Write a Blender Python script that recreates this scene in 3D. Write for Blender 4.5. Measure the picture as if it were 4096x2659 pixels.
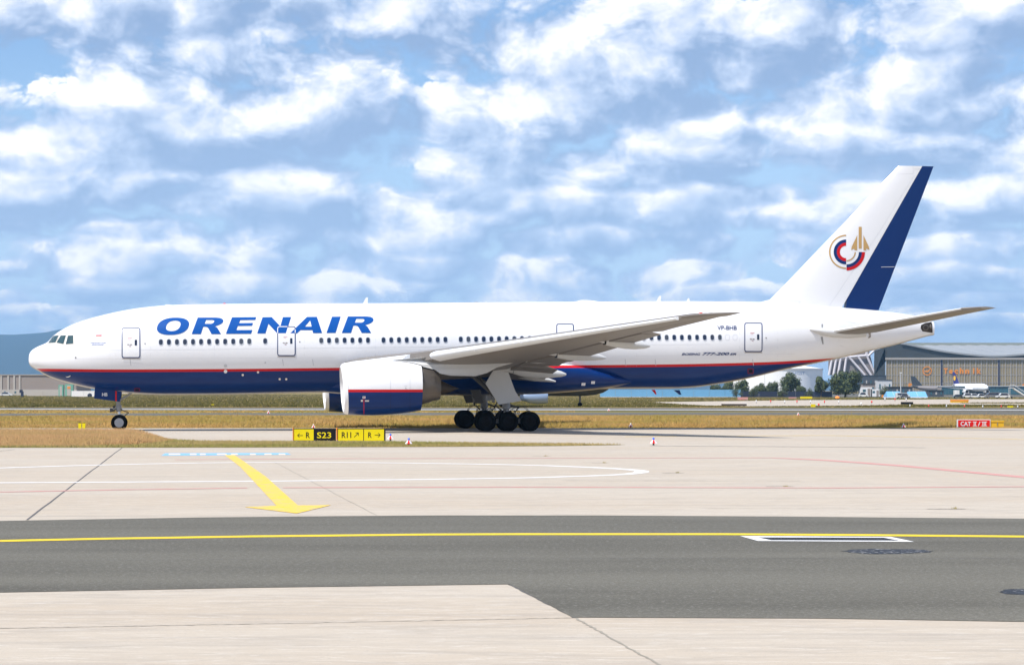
import bpy, bmesh, math, random
import numpy as np
from mathutils import Vector, Matrix
from mathutils.geometry import tessellate_polygon

random.seed(7)
rng = np.random.default_rng(7)
for o in list(bpy.data.objects):
    bpy.data.objects.remove(o, do_unlink=True)
scene = bpy.context.scene
C = scene.collection
R = math.radians

# ------------------------------------------------------------------ camera
FPX, EYE, HOR = 8700.0, 2.73, 1560.0          # focal length and horizon in photograph pixels (4096 wide), eye height in metres
cam_d = bpy.data.cameras.new('camera')
cam_d.sensor_width = 36.0
cam_d.lens = 36.0 * FPX / 4096.0
cam_d.shift_y = (HOR - 1329.5) / 4096.0
cam_d.clip_start = 0.5
cam_d.clip_end = 80000
cam = bpy.data.objects.new('camera', cam_d)
cam.location = (0, 0, EYE)
cam.rotation_euler = (R(90), 0, 0)
C.objects.link(cam)
scene.camera = cam

# ------------------------------------------------------------------ sun, view, sky
SUN = Vector((-0.46, -0.42, 1.0)).normalized()      # towards the sun
sun_d = bpy.data.lights.new('sun', 'SUN')
sun_d.energy = 5.0
sun_d.angle = R(0.53)
sun_d.color = (1.0, 0.955, 0.89)
sun = bpy.data.objects.new('sun', sun_d)
sun.rotation_euler = SUN.to_track_quat('Z', 'Y').to_euler()
sun.location = (0, 0, 60)
C.objects.link(sun)
vs = scene.view_settings
vs.view_transform = 'Standard'
vs.look = 'None'
vs.exposure = 0.16
vs.gamma = 1.0
vs.use_curve_mapping = False
scene.cycles.use_denoising = True
scene.cycles.max_bounces = 6
scene.cycles.transparent_max_bounces = 4

world = bpy.data.worlds.new('World')
scene.world = world
world.use_nodes = True


class NT:
    """small node-tree writer"""
    def __init__(self, tree):
        self.t = tree
    def n(self, kind, **kw):
        nd = self.t.nodes.new(kind)
        for k, v in kw.items():
            setattr(nd, k, v)
        return nd
    def put(self, sock, v):
        if isinstance(v, bpy.types.NodeSocket):
            self.t.links.new(v, sock)
        else:
            sock.default_value = v
    def m(self, op, a, b=0.0, c=0.0, clamp=False):
        nd = self.n('ShaderNodeMath', operation=op, use_clamp=clamp)
        self.put(nd.inputs[0], a); self.put(nd.inputs[1], b); self.put(nd.inputs[2], c)
        return nd.outputs[0]
    def vm(self, op, a, b=(0, 0, 0), out=0):
        nd = self.n('ShaderNodeVectorMath', operation=op)
        self.put(nd.inputs[0], a); self.put(nd.inputs[1], b)
        return nd.outputs['Value'] if out else nd.outputs[0]
    def mix(self, f, a, b):
        nd = self.n('ShaderNodeMix', data_type='RGBA')
        self.put(nd.inputs[0], f); self.put(nd.inputs[6], a); self.put(nd.inputs[7], b)
        return nd.outputs[2]
    def rng(self, v, a, b, c=0.0, d=1.0, smooth=True):
        nd = self.n('ShaderNodeMapRange', interpolation_type='SMOOTHSTEP' if smooth else 'LINEAR')
        self.put(nd.inputs[0], v)
        for i, x in enumerate((a, b, c, d)):
            self.put(nd.inputs[1 + i], x)
        return nd.outputs[0]
    def noise(self, vec, scale, detail=2.0, rough=0.5, dist=0.0, col=False):
        nd = self.n('ShaderNodeTexNoise')
        if vec is not None:
            self.put(nd.inputs['Vector'], vec)
        nd.inputs['Scale'].default_value = scale
        nd.inputs['Detail'].default_value = detail
        nd.inputs['Roughness'].default_value = rough
        nd.inputs['Distortion'].default_value = dist
        return nd.outputs['Color' if col else 'Fac']


# cumulus banks as directions in the sky: (column, row, half width, half height) in the photograph's pixel measure from
# straight ahead; an even field of further cumulus goes on all round
BANKS = [
    (640, 10, 720, 120), (250, 120, 420, 130),                                                         # grey sheet, upper left
    (540, 300, 300, 150), (430, 420, 260, 110), (900, 330, 360, 200), (1300, 230, 330, 190), (1650, 160, 380, 150), (2040, 190, 330, 150), (1150, 470, 620, 170), (1750, 400, 520, 170), (560, 580, 560, 110),
    (100, 430, 190, 110), (130, 600, 260, 80),
    (250, 770, 420, 120), (640, 750, 260, 90), (900, 800, 480, 120), (1350, 770, 480, 150), (1800, 700, 320, 130),
    (2180, 470, 260, 150), (2020, 600, 260, 130), (2400, 650, 420, 100), (2150, 700, 300, 70),
    (2500, 120, 330, 230), (2760, 220, 330, 210), (3080, 130, 330, 190), (2620, 390, 380, 90),
    (2960, 500, 260, 130), (2900, 620, 300, 90), (3300, 440, 420, 110), (3330, 560, 330, 80), (3700, 130, 400, 130), (3650, 330, 460, 110), (3950, 430, 300, 110), (4060, 540, 170, 150), (3700, 620, 420, 80),
    (60, 905, 260, 50), (330, 1040, 320, 80), (120, 1080, 140, 40), (800, 1010, 220, 80), (1060, 970, 300, 95), (1380, 985, 210, 80), (600, 930, 300, 36), (1800, 930, 300, 80), (1700, 1050, 330, 50),
    (2180, 810, 200, 66), (2430, 820, 220, 60), (2650, 850, 220, 70), (3000, 780, 300, 50), (3130, 860, 260, 62), (3430, 820, 240, 60), (3880, 830, 260, 70), (3640, 900, 260, 50),
    (2420, 960, 170, 52), (2660, 950, 180, 56), (2840, 990, 160, 40), (2130, 970, 140, 44), (3130, 1000, 220, 56), (3870, 990, 300, 52), (3600, 1020, 180, 44),
    (2330, 1085, 200, 68), (2560, 1110, 180, 48), (2790, 1090, 200, 50), (430, 1165, 340, 44), (950, 1130, 330, 52), (1300, 1140, 240, 50), (1650, 1150, 260, 46), (2060, 1075, 90, 56), (3680, 1120, 300, 42), (4020, 1120, 200, 44),
    (200, 1260, 280, 36), (3500, 1190, 260, 32), (4000, 1210, 260, 34), (2900, 1170, 240, 36), (3850, 1300, 300, 26), (80, 1205, 160, 28),
]
LIGHTER = [(540, 300, 300, 150), (420, 440, 240, 90), (2440, 140, 300, 250), (2160, 480, 210, 150), (1600, 110, 420, 90), (1180, 250, 200, 150), (3330, 570, 320, 70), (950, 960, 460, 70), (4060, 520, 140, 150), (620, 730, 110, 60), (300, 1030, 260, 60), (2400, 1080, 240, 60), (3180, 850, 260, 50)]
DARKER = [(700, 40, 700, 90), (900, 610, 680, 90), (2700, 410, 420, 80), (1700, 480, 520, 100), (2480, 710, 520, 70), (3050, 220, 280, 160), (1450, 860, 520, 90), (300, 850, 460, 60), (3000, 720, 300, 50)]


def build_sky():
    t = NT(world.node_tree)
    world.node_tree.nodes.clear()
    out = t.n('ShaderNodeOutputWorld')
    bg = t.n('ShaderNodeBackground')
    t.t.links.new(bg.outputs[0], out.inputs[0])
    sky = t.n('ShaderNodeTexSky', sky_type='NISHITA', sun_disc=False)
    sky.sun_elevation = math.asin(SUN.z)
    sky.sun_rotation = math.atan2(SUN.x, SUN.y)
    sky.altitude = 100
    sky.air_density = 1.0
    sky.dust_density = 0.3
    sky.ozone_density = 3.0
    d = t.n('ShaderNodeTexCoord').outputs['Generated']
    sx = t.n('ShaderNodeSeparateXYZ'); t.put(sx.inputs[0], d)
    az = t.m('ARCTAN2', sx.outputs[0], sx.outputs[1])
    hyp = t.m('SQRT', t.m('SUBTRACT', 1.0, t.m('MULTIPLY', sx.outputs[2], sx.outputs[2])))
    el = t.m('DIVIDE', sx.outputs[2], t.m('MAXIMUM', hyp, 0.05))
    cb = t.n('ShaderNodeCombineXYZ')
    t.put(cb.inputs[0], t.m('MULTIPLY', az, FPX / 1000)); t.put(cb.inputs[1], t.m('MULTIPLY', el, FPX / 1000))
    p = cb.outputs[0]
    nv = t.vm('MULTIPLY', d, (8.7, 8.7, 12.5))
    w = t.vm('SUBTRACT', t.noise(nv, 2.2, 2.0, 0.55, col=True), (0.5, 0.5, 0.5))
    pw = t.vm('ADD', p, t.vm('MULTIPLY', w, (0.26, 0.12, 0.0)))
    low = t.rng(el, 0.105, 0.035)                    # 1 towards the horizon, where clouds lie farther off and look smaller
    lay = t.noise(t.vm('MULTIPLY', d, (6.0, 6.0, 26.0)), 1.6, 4.0, 0.6)
    thin = t.rng(el, 0.22, 0.9)                       # seen from below there is more blue between them
    cover = t.m('ADD', t.m('MULTIPLY_ADD', thin, 0.45, 1.02), t.m('MULTIPLY', t.m('SUBTRACT', 0.515, lay), 2.9))     # a distance: under 1 inside cloud
    acc = [cover, t.m('ADD', cover, 0.02)]
    for (u, v, hw, hh) in BANKS:
        hw, hh = hw * 1.1, hh * (1.15 if v < 780 else 1.4); sc = (1000.0 / hw, 1000.0 / hh, 0.0); c = ((u - 2048) / 1000.0, (HOR - v) / 1000.0)
        for k in (0, 1):
            nd = t.n('ShaderNodeVectorMath', operation='MULTIPLY_ADD')
            t.put(nd.inputs[0], pw); nd.inputs[1].default_value = sc
            nd.inputs[2].default_value = (-c[0] * sc[0] - k * 0.10, -c[1] * sc[1] + k * 0.34, 0)
            acc[k] = t.m('SMOOTH_MIN', acc[k], t.vm('DOT_PRODUCT', nd.outputs[0], nd.outputs[0], out=1), 0.25)
    def detail(off, oct_):
        q = t.vm('ADD', nv, off)
        big = t.noise(q, 1.45, oct_, 0.64, 0.0)
        small = t.noise(q, 3.6, oct_ - 1, 0.64, 0.0)
        vo = t.n('ShaderNodeTexVoronoi', feature='F1', voronoi_dimensions='2D')
        sw = t.n('ShaderNodeSeparateXYZ'); t.put(sw.inputs[0], q)
        cw = t.n('ShaderNodeCombineXYZ'); t.put(cw.inputs[0], sw.outputs[0]); t.put(cw.inputs[1], sw.outputs[2])
        t.put(vo.inputs['Vector'], t.vm('ADD', cw.outputs[0], t.vm('MULTIPLY', w, (0.22, 0.22, 0.0))))
        vo.inputs['Scale'].default_value = 2.2; vo.inputs['Detail'].default_value = 4.0; vo.inputs['Roughness'].default_value = 0.5; vo.inputs['Lacunarity'].default_value = 2.3
        nz = t.n('ShaderNodeMix', data_type='FLOAT'); t.put(nz.inputs[0], low); t.put(nz.inputs[2], big); t.put(nz.inputs[3], small)
        r = t.m('MULTIPLY', t.m('SUBTRACT', nz.outputs[0], 0.5), 1.45)
        return t.m('MULTIPLY_ADD', t.m('SUBTRACT', 0.17, t.m('MULTIPLY', vo.outputs['Distance'], vo.outputs['Distance'])), 1.22, r)
    n0 = detail((0, 0, 0), 9.0)
    n1 = detail((-0.08, 0, 0.17), 6.0)
    f0 = t.m('ADD', t.m('SUBTRACT', 1.60, acc[0]), n0)
    lit = t.m('ADD', t.m('MULTIPLY', t.m('SUBTRACT', acc[1], acc[0]), 0.82), t.m('MULTIPLY', t.m('SUBTRACT', n0, n1), 0.66))
    lit = t.m('ADD', lit, 0.17)
    tex = t.m('MULTIPLY_ADD', n0, 0.9, 0.85)
    for lst, sgn in ((LIGHTER, 0.34), (DARKER, -0.30)):
        for (u, v, hw, hh) in lst:
            nd = t.n('ShaderNodeVectorMath', operation='MULTIPLY_ADD')
            t.put(nd.inputs[0], pw); nd.inputs[1].default_value = (1000 / hw, 1000 / hh, 0); nd.inputs[2].default_value = (-(u - 2048) / hw, -(HOR - v) / hh, 0)
            lit = t.m('MULTIPLY_ADD', t.rng(t.vm('LENGTH', nd.outputs[0], out=1), 1.25, 0.15), t.m('MULTIPLY', tex, sgn) if sgn > 0 else sgn, lit)
    lit = t.rng(lit, -0.55, 1.26)
    crisp = t.rng(lit, 0.25, 0.75)
    alpha = t.rng(f0, t.m('MULTIPLY_ADD', crisp, 0.62, -0.85), t.m('MULTIPLY_ADD', crisp, -0.10, 0.30))
    ramp = t.n('ShaderNodeValToRGB')
    cr = ramp.color_ramp
    cr.elements[0].position = 0.0; cr.elements[0].color = (0.27, 0.39, 0.61, 1)
    cr.elements[1].position = 1.0; cr.elements[1].color = (1.12, 1.10, 1.075, 1)
    e = cr.elements.new(0.36); e.color = (0.54, 0.645, 0.84, 1)
    e = cr.elements.new(0.70); e.color = (0.83, 0.865, 0.945, 1)
    t.put(ramp.inputs[0], lit)
    far = t.rng(el, 0.19, 0.0)                      # air light between here and the low clouds
    air = (0.50, 0.675, 0.93, 1)
    cloud = t.mix(t.m('MULTIPLY', far, t.rng(lit, 0.3, 0.95, 0.55, 0.12)), ramp.outputs[0], air)
    blue = t.n('ShaderNodeMix', data_type='RGBA', blend_type='MULTIPLY')
    blue.inputs[0].default_value = 1.0
    t.put(blue.inputs[6], sky.outputs[0])
    t.put(blue.inputs[7], (SKYK * 0.95, SKYK * 1.06, SKYK * 1.22, 1))
    clear = t.mix(t.m('MULTIPLY', far, 0.85), blue.outputs[2], air)
    col = t.mix(t.m('MULTIPLY', alpha, 0.97), clear, cloud)
    t.put(bg.inputs[0], col)
    bg.inputs[1].default_value = 1.08
    world.cycles.sampling_method = 'NONE'


SKYK = 0.10         # strength of the Sky Texture
build_sky()

# ------------------------------------------------------------------ materials
MATS = {}
def material(name, col, rough=0.6, metal=0.0, spec=0.5, coat=0.0, vary=0.06, scale=1.5, bump=0.0, bscale=40.0, stretch=(1, 1, 1), emit=None):
    m = bpy.data.materials.new(name)
    m.use_nodes = True
    t = NT(m.node_tree)
    b = m.node_tree.nodes['Principled BSDF']
    tc = t.n('ShaderNodeTexCoord')
    vec = t.vm('MULTIPLY', tc.outputs['Object'], stretch)
    if vary:
        f = t.noise(vec, scale, 5.0, 0.6)
        f = t.m('MULTIPLY', t.m('SUBTRACT', f, 0.5), 2.0 * vary)
        hs = t.n('ShaderNodeHueSaturation')
        t.put(hs.inputs['Value'], t.m('ADD', f, 1.0))
        hs.inputs['Color'].default_value = (*col, 1)
        t.put(b.inputs['Base Color'], hs.outputs[0])
        t.put(b.inputs['Roughness'], t.m('ADD', t.m('MULTIPLY', f, 0.6), rough, clamp=True))
    else:
        b.inputs['Base Color'].default_value = (*col, 1)
        b.inputs['Roughness'].default_value = rough
    b.inputs['Metallic'].default_value = metal
    b.inputs['Specular IOR Level'].default_value = spec
    if coat:
        b.inputs['Coat Weight'].default_value = coat
        b.inputs['Coat Roughness'].default_value = 0.06
    if bump:
        bp = t.n('ShaderNodeBump')
        bp.inputs['Strength'].default_value = bump
        bp.inputs['Distance'].default_value = 0.02
        t.put(bp.inputs['Height'], t.noise(vec, bscale, 4.0, 0.6))
        t.put(b.inputs['Normal'], bp.outputs[0])
    if emit:
        b.inputs['Emission Color'].default_value = (*col, 1)
        b.inputs['Emission Strength'].default_value = emit
    MATS[name] = m
    return m

WHITE = (0.80, 0.80, 0.81)
NAVY = (0.003, 0.028, 0.135)
RED = (0.55, 0.006, 0.010)
material('white_paint', WHITE, 0.28, coat=0.3, vary=0.02)
material('navy_paint', NAVY, 0.3, spec=0.22, vary=0.05)
material('title_blue', (0.0, 0.075, 0.33), 0.35, spec=0.25, vary=0.05)
material('red_paint', RED, 0.4, spec=0.25, vary=0.05)
material('vent_red', (0.20, 0.012, 0.016), 0.5, spec=0.2, vary=0.0)
material('gold_paint', (0.50, 0.31, 0.115), 0.4, vary=0.06)
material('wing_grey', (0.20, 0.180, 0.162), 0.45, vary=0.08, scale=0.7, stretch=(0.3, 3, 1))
material('light_grey', (0.60, 0.60, 0.59), 0.4, vary=0.06)
material('slat_white', (0.74, 0.755, 0.77), 0.3, coat=0.2, vary=0.04)
material('nozzle_metal', (0.135, 0.118, 0.102), 0.45, metal=0.6, vary=0.30, scale=1.6, stretch=(0.5, 2, 2))
material('plug_metal', (0.050, 0.040, 0.033), 0.5, metal=0.6, vary=0.2)
material('lip_metal', (0.82, 0.82, 0.83), 0.28, vary=0.03)
material('dark_void', (0.008, 0.008, 0.009), 0.8, vary=0.0)
material('tyre_rubber', (0.007, 0.007, 0.007), 0.95, spec=0.05, vary=0.25, scale=8)
material('rim_metal', (0.36, 0.36, 0.37), 0.4, metal=0.4, vary=0.1)
material('rim_shaded', (0.014, 0.012, 0.011), 0.9, spec=0.05, vary=0.2)  # rim colour darkened to stand for the wing's shade on the main wheels
material('strut_grey', (0.30, 0.30, 0.30), 0.45, vary=0.15, scale=5)
material('strut_dark', (0.085, 0.083, 0.08), 0.55, vary=0.2, scale=5)
material('chrome', (0.62, 0.63, 0.65), 0.18, metal=0.9, vary=0.05)
material('hose_black', (0.02, 0.02, 0.02), 0.6, vary=0.0)
material('seam_grey', (0.50, 0.51, 0.54), 0.5, vary=0.0)
material('port_grey', (0.55, 0.55, 0.56), 0.5, vary=0.05)
material('port_pale', (0.74, 0.68, 0.62), 0.5, vary=0.05)
material('sill_brown', (0.30, 0.26, 0.22), 0.6, vary=0.1)
material('window_glass', (0.012, 0.020, 0.045), 0.06, spec=0.8, vary=0.0)
material('window_shade', (0.05, 0.058, 0.075), 0.15, spec=0.8, vary=0.0)
material('cockpit_glass', (0.035, 0.075, 0.085), 0.05, spec=0.8, vary=0.25, scale=2)
material('frame_cream', (0.66, 0.62, 0.54), 0.5, vary=0.05)
material('window_ring', (0.50, 0.53, 0.58), 0.35, vary=0.04)
material('lamp_red', (0.85, 0.03, 0.015), 0.2, spec=0.8, vary=0.0)
material('lens_clear', (0.55, 0.56, 0.55), 0.1, spec=0.9, vary=0.0)
material('sign_yellow', (0.74, 0.60, 0.004), 0.5, spec=0.2, vary=0.07, scale=3)
material('sign_black', (0.008, 0.008, 0.009), 0.6, spec=0.2, vary=0.1)
material('sign_red', (0.72, 0.014, 0.010), 0.5, spec=0.2, vary=0.06)
material('sign_white', (0.80, 0.80, 0.80), 0.4, vary=0.03)
material('box_amber', (0.80, 0.46, 0.012), 0.45, vary=0.06)
material('orange_paint', (0.80, 0.27, 0.02), 0.45, vary=0.05)
material('blue_lens', (0.05, 0.16, 0.75), 0.15, spec=0.8, vary=0.0)
def worn(name, col, amount, under=(0.43, 0.385, 0.33), st=(1, 2.5, 1), sc=1.6):
    """road paint rubbed through to the paving"""
    m = bpy.data.materials.new(name); m.use_nodes = True
    t = NT(m.node_tree); b = m.node_tree.nodes['Principled BSDF']
    o = t.vm('MULTIPLY', t.n('ShaderNodeTexCoord').outputs['Object'], st)
    f = t.m('ADD', t.m('MULTIPLY', t.noise(o, sc, 6.0, .68), .6), t.m('MULTIPLY', t.noise(o, sc * 9, 4.0, .7), .4))
    t.put(b.inputs['Base Color'], t.mix(t.rng(f, .44, .62, 0.0, amount), (*col, 1), (*under, 1)))
    b.inputs['Roughness'].default_value = .7; b.inputs['Specular IOR Level'].default_value = .2
    MATS[name] = m
worn('line_yellow', (0.80, 0.53, 0.03), .80)
worn('road_yellow', (0.78, 0.56, 0.02), .30, (0.3, 0.26, 0.12))
worn('line_white', (0.80, 0.80, 0.79), .40)
worn('line_red', (0.60, 0.25, 0.23), .80)
worn('line_blue', (0.20, 0.47, 0.76), .35)
material('joint_tar', (0.11, 0.105, 0.10), 0.85, vary=0.2, scale=4)
material('joint_sand', (0.30, 0.27, 0.22), 0.9, vary=0.25, scale=6)
material('iron_grate', (0.05, 0.05, 0.055), 0.5, metal=0.4, vary=0.15, scale=20)
material('tar_patch', (0.028, 0.027, 0.027), 0.55, vary=0.5, scale=9, bump=0.9, bscale=14)

def paint_material():
    """fuselage livery: white over a red line over navy, pale belly; the lines follow attributes laid on the mesh"""
    m = bpy.data.materials.new('livery'); m.use_nodes = True
    t = NT(m.node_tree); b = m.node_tree.nodes['Principled BSDF']
    a = t.n('ShaderNodeAttribute', attribute_name='line_height')
    r = t.n('ShaderNodeAttribute', attribute_name='belly_height')
    tc = t.n('ShaderNodeTexCoord')
    q = a.outputs['Fac']
    grime = t.noise(t.vm('MULTIPLY', tc.outputs['Object'], (0.35, 1.0, 2.2)), 1.3, 6.0, 0.62)
    grime2 = t.noise(t.vm('MULTIPLY', tc.outputs['Object'], (3.0, 1.0, 0.35)), 1.6, 4.0, 0.6)
    w = t.mix(t.rng(grime, 0.52, 0.80, 0.0, 0.16), (*WHITE, 1), (0.60, 0.58, 0.56, 1))
    w = t.mix(t.rng(grime2, 0.55, 0.85, 0.0, 0.14), w, (0.62, 0.60, 0.57, 1))
    nv = t.mix(t.rng(grime, 0.35, 0.75), (0.001, 0.023, 0.130, 1), (0.002, 0.032, 0.160, 1))
    col = t.mix(t.m('GREATER_THAN', q, -0.175), nv, (*RED, 1))
    col = t.mix(t.m('GREATER_THAN', q, 0.0), col, w)
    belly = t.m('LESS_THAN', r.outputs['Fac'], 0.0)
    col = t.mix(belly, col, (0.52, 0.50, 0.48, 1))
    t.put(b.inputs['Base Color'], col)
    b.inputs['Roughness'].default_value = 0.28
    b.inputs['Specular IOR Level'].default_value = 0.22
    b.inputs['Coat Weight'].default_value = 0.06
    b.inputs['Coat Roughness'].default_value = 0.06
    MATS['livery'] = m
paint_material()

# ------------------------------------------------------------------ object helpers
def link(o, parent=None):
    C.objects.link(o)
    if parent is not None:
        o.parent = parent
    return o
def mesh(name, verts, faces, smooth=None):
    me = bpy.data.meshes.new(name)
    me.from_pydata([tuple(v) for v in verts], [], [tuple(f) for f in faces])
    if smooth:
        me.shade_smooth()
        me.set_sharp_from_angle(angle=R(smooth))
    me.update()
    return me
def obj(name, geo, mat, parent=None, smooth=None, label=None, fix=True):
    me = mesh(name, geo[0], geo[1], smooth)
    if fix:
        bm = bmesh.new(); bm.from_mesh(me)
        bmesh.ops.recalc_face_normals(bm, faces=bm.faces)
        bm.to_mesh(me); bm.free()
        if smooth:
            me.set_sharp_from_angle(angle=R(smooth))
    me.materials.append(MATS[mat] if isinstance(mat, str) else mat)
    o = bpy.data.objects.new(name, me)
    if label:
        o['label'] = label
    return link(o, parent)
def thing(name, label, cat, loc=(0, 0, 0), rz=0.0, group=None):
    o = bpy.data.objects.new(name, None)
    o.empty_display_size = 0.3
    o.location = loc; o.rotation_euler = (0, 0, rz)
    o['label'] = label; o['category'] = cat
    if group:
        o['group'] = group
    return link(o)
def tag(o, label, cat, group=None):
    o['label'] = label; o['category'] = cat
    if group:
        o['group'] = group
    return o
def struct(o):
    o['kind'] = 'structure'
    return o
def join(*gs):
    V, F = [], []
    for v, f in gs:
        k = len(V); V += list(v); F += [tuple(i + k for i in x) for x in f]
    return V, F
def box(x0, x1, y0, y1, z0, z1):
    v = [(x, y, z) for z in (z0, z1) for y in (y0, y1) for x in (x0, x1)]
    return v, [(0, 2, 3, 1), (4, 5, 7, 6), (0, 1, 5, 4), (2, 6, 7, 3), (0, 4, 6, 2), (1, 3, 7, 5)]
def loft(rings, cap=True, closed=True):
    n = len(rings[0]); V = [p for r in rings for p in r]; F = []
    for i in range(len(rings) - 1):
        for j in range(n if closed else n - 1):
            k = (j + 1) % n
            F.append((i * n + j, i * n + k, (i + 1) * n + k, (i + 1) * n + j))
    if cap:
        F.append(tuple(range(n))[::-1]); F.append(tuple((len(rings) - 1) * n + j for j in range(n)))
    return V, F
def tube(pts, r, n=10, cap=True):
    pts = [Vector(p) for p in pts]; rings = []
    rr = r if isinstance(r, (list, tuple)) else [r] * len(pts)
    for i, p in enumerate(pts):
        d = (pts[min(i + 1, len(pts) - 1)] - pts[max(i - 1, 0)]).normalized()
        a = d.cross(Vector((0, 0, 1)))
        if a.length < 0.05:
            a = d.cross(Vector((0, 1, 0)))
        a.normalize(); b = d.cross(a)
        rings.append([p + rr[i] * (math.cos(2 * math.pi * j / n) * a + math.sin(2 * math.pi * j / n) * b) for j in range(n)])
    return loft(rings, cap)
def lathe(axis, c, prof, n=32, cap=True):
    """prof = [(along, radius)] round axis 'x' or 'y' or 'z' through c"""
    rings = []
    for a, r in prof:
        ring = []
        for j in range(n):
            k = 2 * math.pi * j / n; p, q = r * math.cos(k), r * math.sin(k)
            ring.append({'x': (c[0] + a, c[1] + p, c[2] + q), 'y': (c[0] + p, c[1] + a, c[2] + q), 'z': (c[0] + p, c[1] + q, c[2] + a)}[axis])
        rings.append(ring)
    return loft(rings, cap)
def prism(poly, lo, hi, axis='y'):
    """poly = [(a, b)]; axis 'y': (a, ., b), 'z': (a, b, .), 'x': (., a, b)"""
    f = {'y': lambda a, b, c: (a, c, b), 'z': lambda a, b, c: (a, b, c), 'x': lambda a, b, c: (c, a, b)}[axis]
    return loft([[f(a, b, lo) for a, b in poly], [f(a, b, hi) for a, b in poly]])
def pchip(xs, ys):
    xs = np.asarray(xs, float); ys = np.asarray(ys, float)
    h = np.diff(xs); dl = np.diff(ys) / h
    m = np.zeros(len(xs))
    for i in range(1, len(xs) - 1):
        if dl[i - 1] * dl[i] > 0:
            w1 = 2 * h[i] + h[i - 1]; w2 = h[i] + 2 * h[i - 1]
            m[i] = (w1 + w2) / (w1 / dl[i - 1] + w2 / dl[i])
    m[0] = dl[0]; m[-1] = dl[-1]
    def f(x):
        x = min(max(x, xs[0]), xs[-1])
        i = min(max(int(np.searchsorted(xs, x)) - 1, 0), len(xs) - 2)
        k = (x - xs[i]) / h[i]
        return float((1 + 2 * k) * (1 - k) ** 2 * ys[i] + k * (1 - k) ** 2 * h[i] * m[i] + k * k * (3 - 2 * k) * ys[i + 1] + k * k * (k - 1) * h[i] * m[i + 1])
    return f
def G(u, v):                                  # a point of the ground seen at a photograph pixel
    y = FPX * EYE / (v - HOR)
    return ((u - 2048) * y / FPX, y)
def W(u, v, y):                               # a point at depth y
    return ((u - 2048) * y / FPX, EYE - (v - HOR) * y / FPX)

def text_geo(txt, shear=0.0, bold=0.0):
    """2-d glyph mesh of the built-in font scaled to a unit box (x right, y up)"""
    cu = bpy.data.curves.new('t', 'FONT')
    cu.body = txt; cu.shear = shear; cu.offset = bold; cu.resolution_u = 3
    o = bpy.data.objects.new('t', cu); C.objects.link(o)
    bpy.context.view_layer.update()
    me = o.evaluated_get(bpy.context.evaluated_depsgraph_get()).to_mesh()
    V = np.array([v.co[:2] for v in me.vertices]); F = [tuple(p.vertices) for p in me.polygons]
    o.evaluated_get(bpy.context.evaluated_depsgraph_get()).to_mesh_clear()
    bpy.data.objects.remove(o); bpy.data.curves.remove(cu)
    lo = V.min(0); hi = V.max(0)
    V = (V - lo) / np.maximum(hi - lo, 1e-6)
    return V, F
def poly_geo(polys):
    """polys = list of [outer, hole, ...] with (u, v) points -> triangles"""
    V, F = [], []
    for loops in polys:
        k = len(V)
        tri = tessellate_polygon([[Vector((a, b, 0)) for a, b in lp] for lp in loops])
        V += [p for lp in loops for p in lp]
        F += [tuple(i + k for i in t3) for t3 in tri]
    return V, F
def decal(name, geo, mapper, mat, parent, cell=(40, 6), label=None):
    bm = bmesh.new()
    vs_ = [bm.verts.new((a, b, 0)) for a, b in geo[0]]
    for f in geo[1]:
        try:
            bm.faces.new([vs_[i] for i in f])
        except ValueError:
            pass
    us = [a for a, b in geo[0]]; ws = [b for a, b in geo[0]]
    for ax, lo, hi, st in ((0, min(us), max(us), cell[0]), (1, min(ws), max(ws), cell[1])):
        k = lo + st
        while k < hi - 1e-6 and st > 0:
            bmesh.ops.bisect_plane(bm, geom=bm.verts[:] + bm.edges[:] + bm.faces[:], plane_co=(k, 0, 0) if ax == 0 else (0, k, 0), plane_no=(1, 0, 0) if ax == 0 else (0, 1, 0))
            k += st
    for v in bm.verts:
        v.co = mapper(v.co.x, v.co.y)
    # outward towards the camera side
    for f in bm.faces:
        f.normal_update()
    bmesh.ops.recalc_face_normals(bm, faces=bm.faces)
    me = bpy.data.meshes.new(name); bm.to_mesh(me); bm.free()
    me.materials.append(MATS[mat])
    o = bpy.data.objects.new(name, me)
    if label:
        o['label'] = label
    return link(o, parent)
def rect(u0, v0, u1, v1):
    return [(u0, v0), (u1, v0), (u1, v1), (u0, v1)]
def rrect(u0, v0, u1, v1, r, n=5):
    P_ = []
    for cx, cy, a0 in ((u1 - r, v0 + r, -90), (u1 - r, v1 - r, 0), (u0 + r, v1 - r, 90), (u0 + r, v0 + r, 180)):
        for k in range(n + 1):
            a = R(a0 + 90 * k / n); P_.append((cx + r * math.cos(a), cy + r * math.sin(a)))
    return P_
def ring_geo(outer, inner):
    n = len(outer)
    return list(outer) + list(inner), [(j, (j + 1) % n, n + (j + 1) % n, n + j) for j in range(n)]
def circ(u, v, r, n=14):
    return [(u + r * math.cos(2 * math.pi * k / n), v + r * math.sin(2 * math.pi * k / n)) for k in range(n)]
def fan(poly):
    return list(poly), [tuple(range(len(poly)))]

# ------------------------------------------------------------------ the airliner
# own frame: s metres back from the nose, t metres away from the camera side, z up
PX0, PD, PYAW, SREF = -0.982, 150.52, 0.14773, 31.77
PC, PS = math.cos(PYAW), math.sin(PYAW)
plane = thing('airliner', 'long white twin-engine airliner with navy belly and ORENAIR title taxiing in the foreground', 'airplane',
              (PX0 - SREF * PC, PD - SREF * PS, 0), PYAW)

def P(u, v, t):
    """photograph pixel on the plane t = const -> (s, z)"""
    k = (u - 2048) / FPX
    ds = (k * (PD + t * PC) - PX0 + t * PS) / (PC - k * PS)
    return ds + SREF, EYE - (v - HOR) * (PD + ds * PS + t * PC) / FPX

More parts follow.
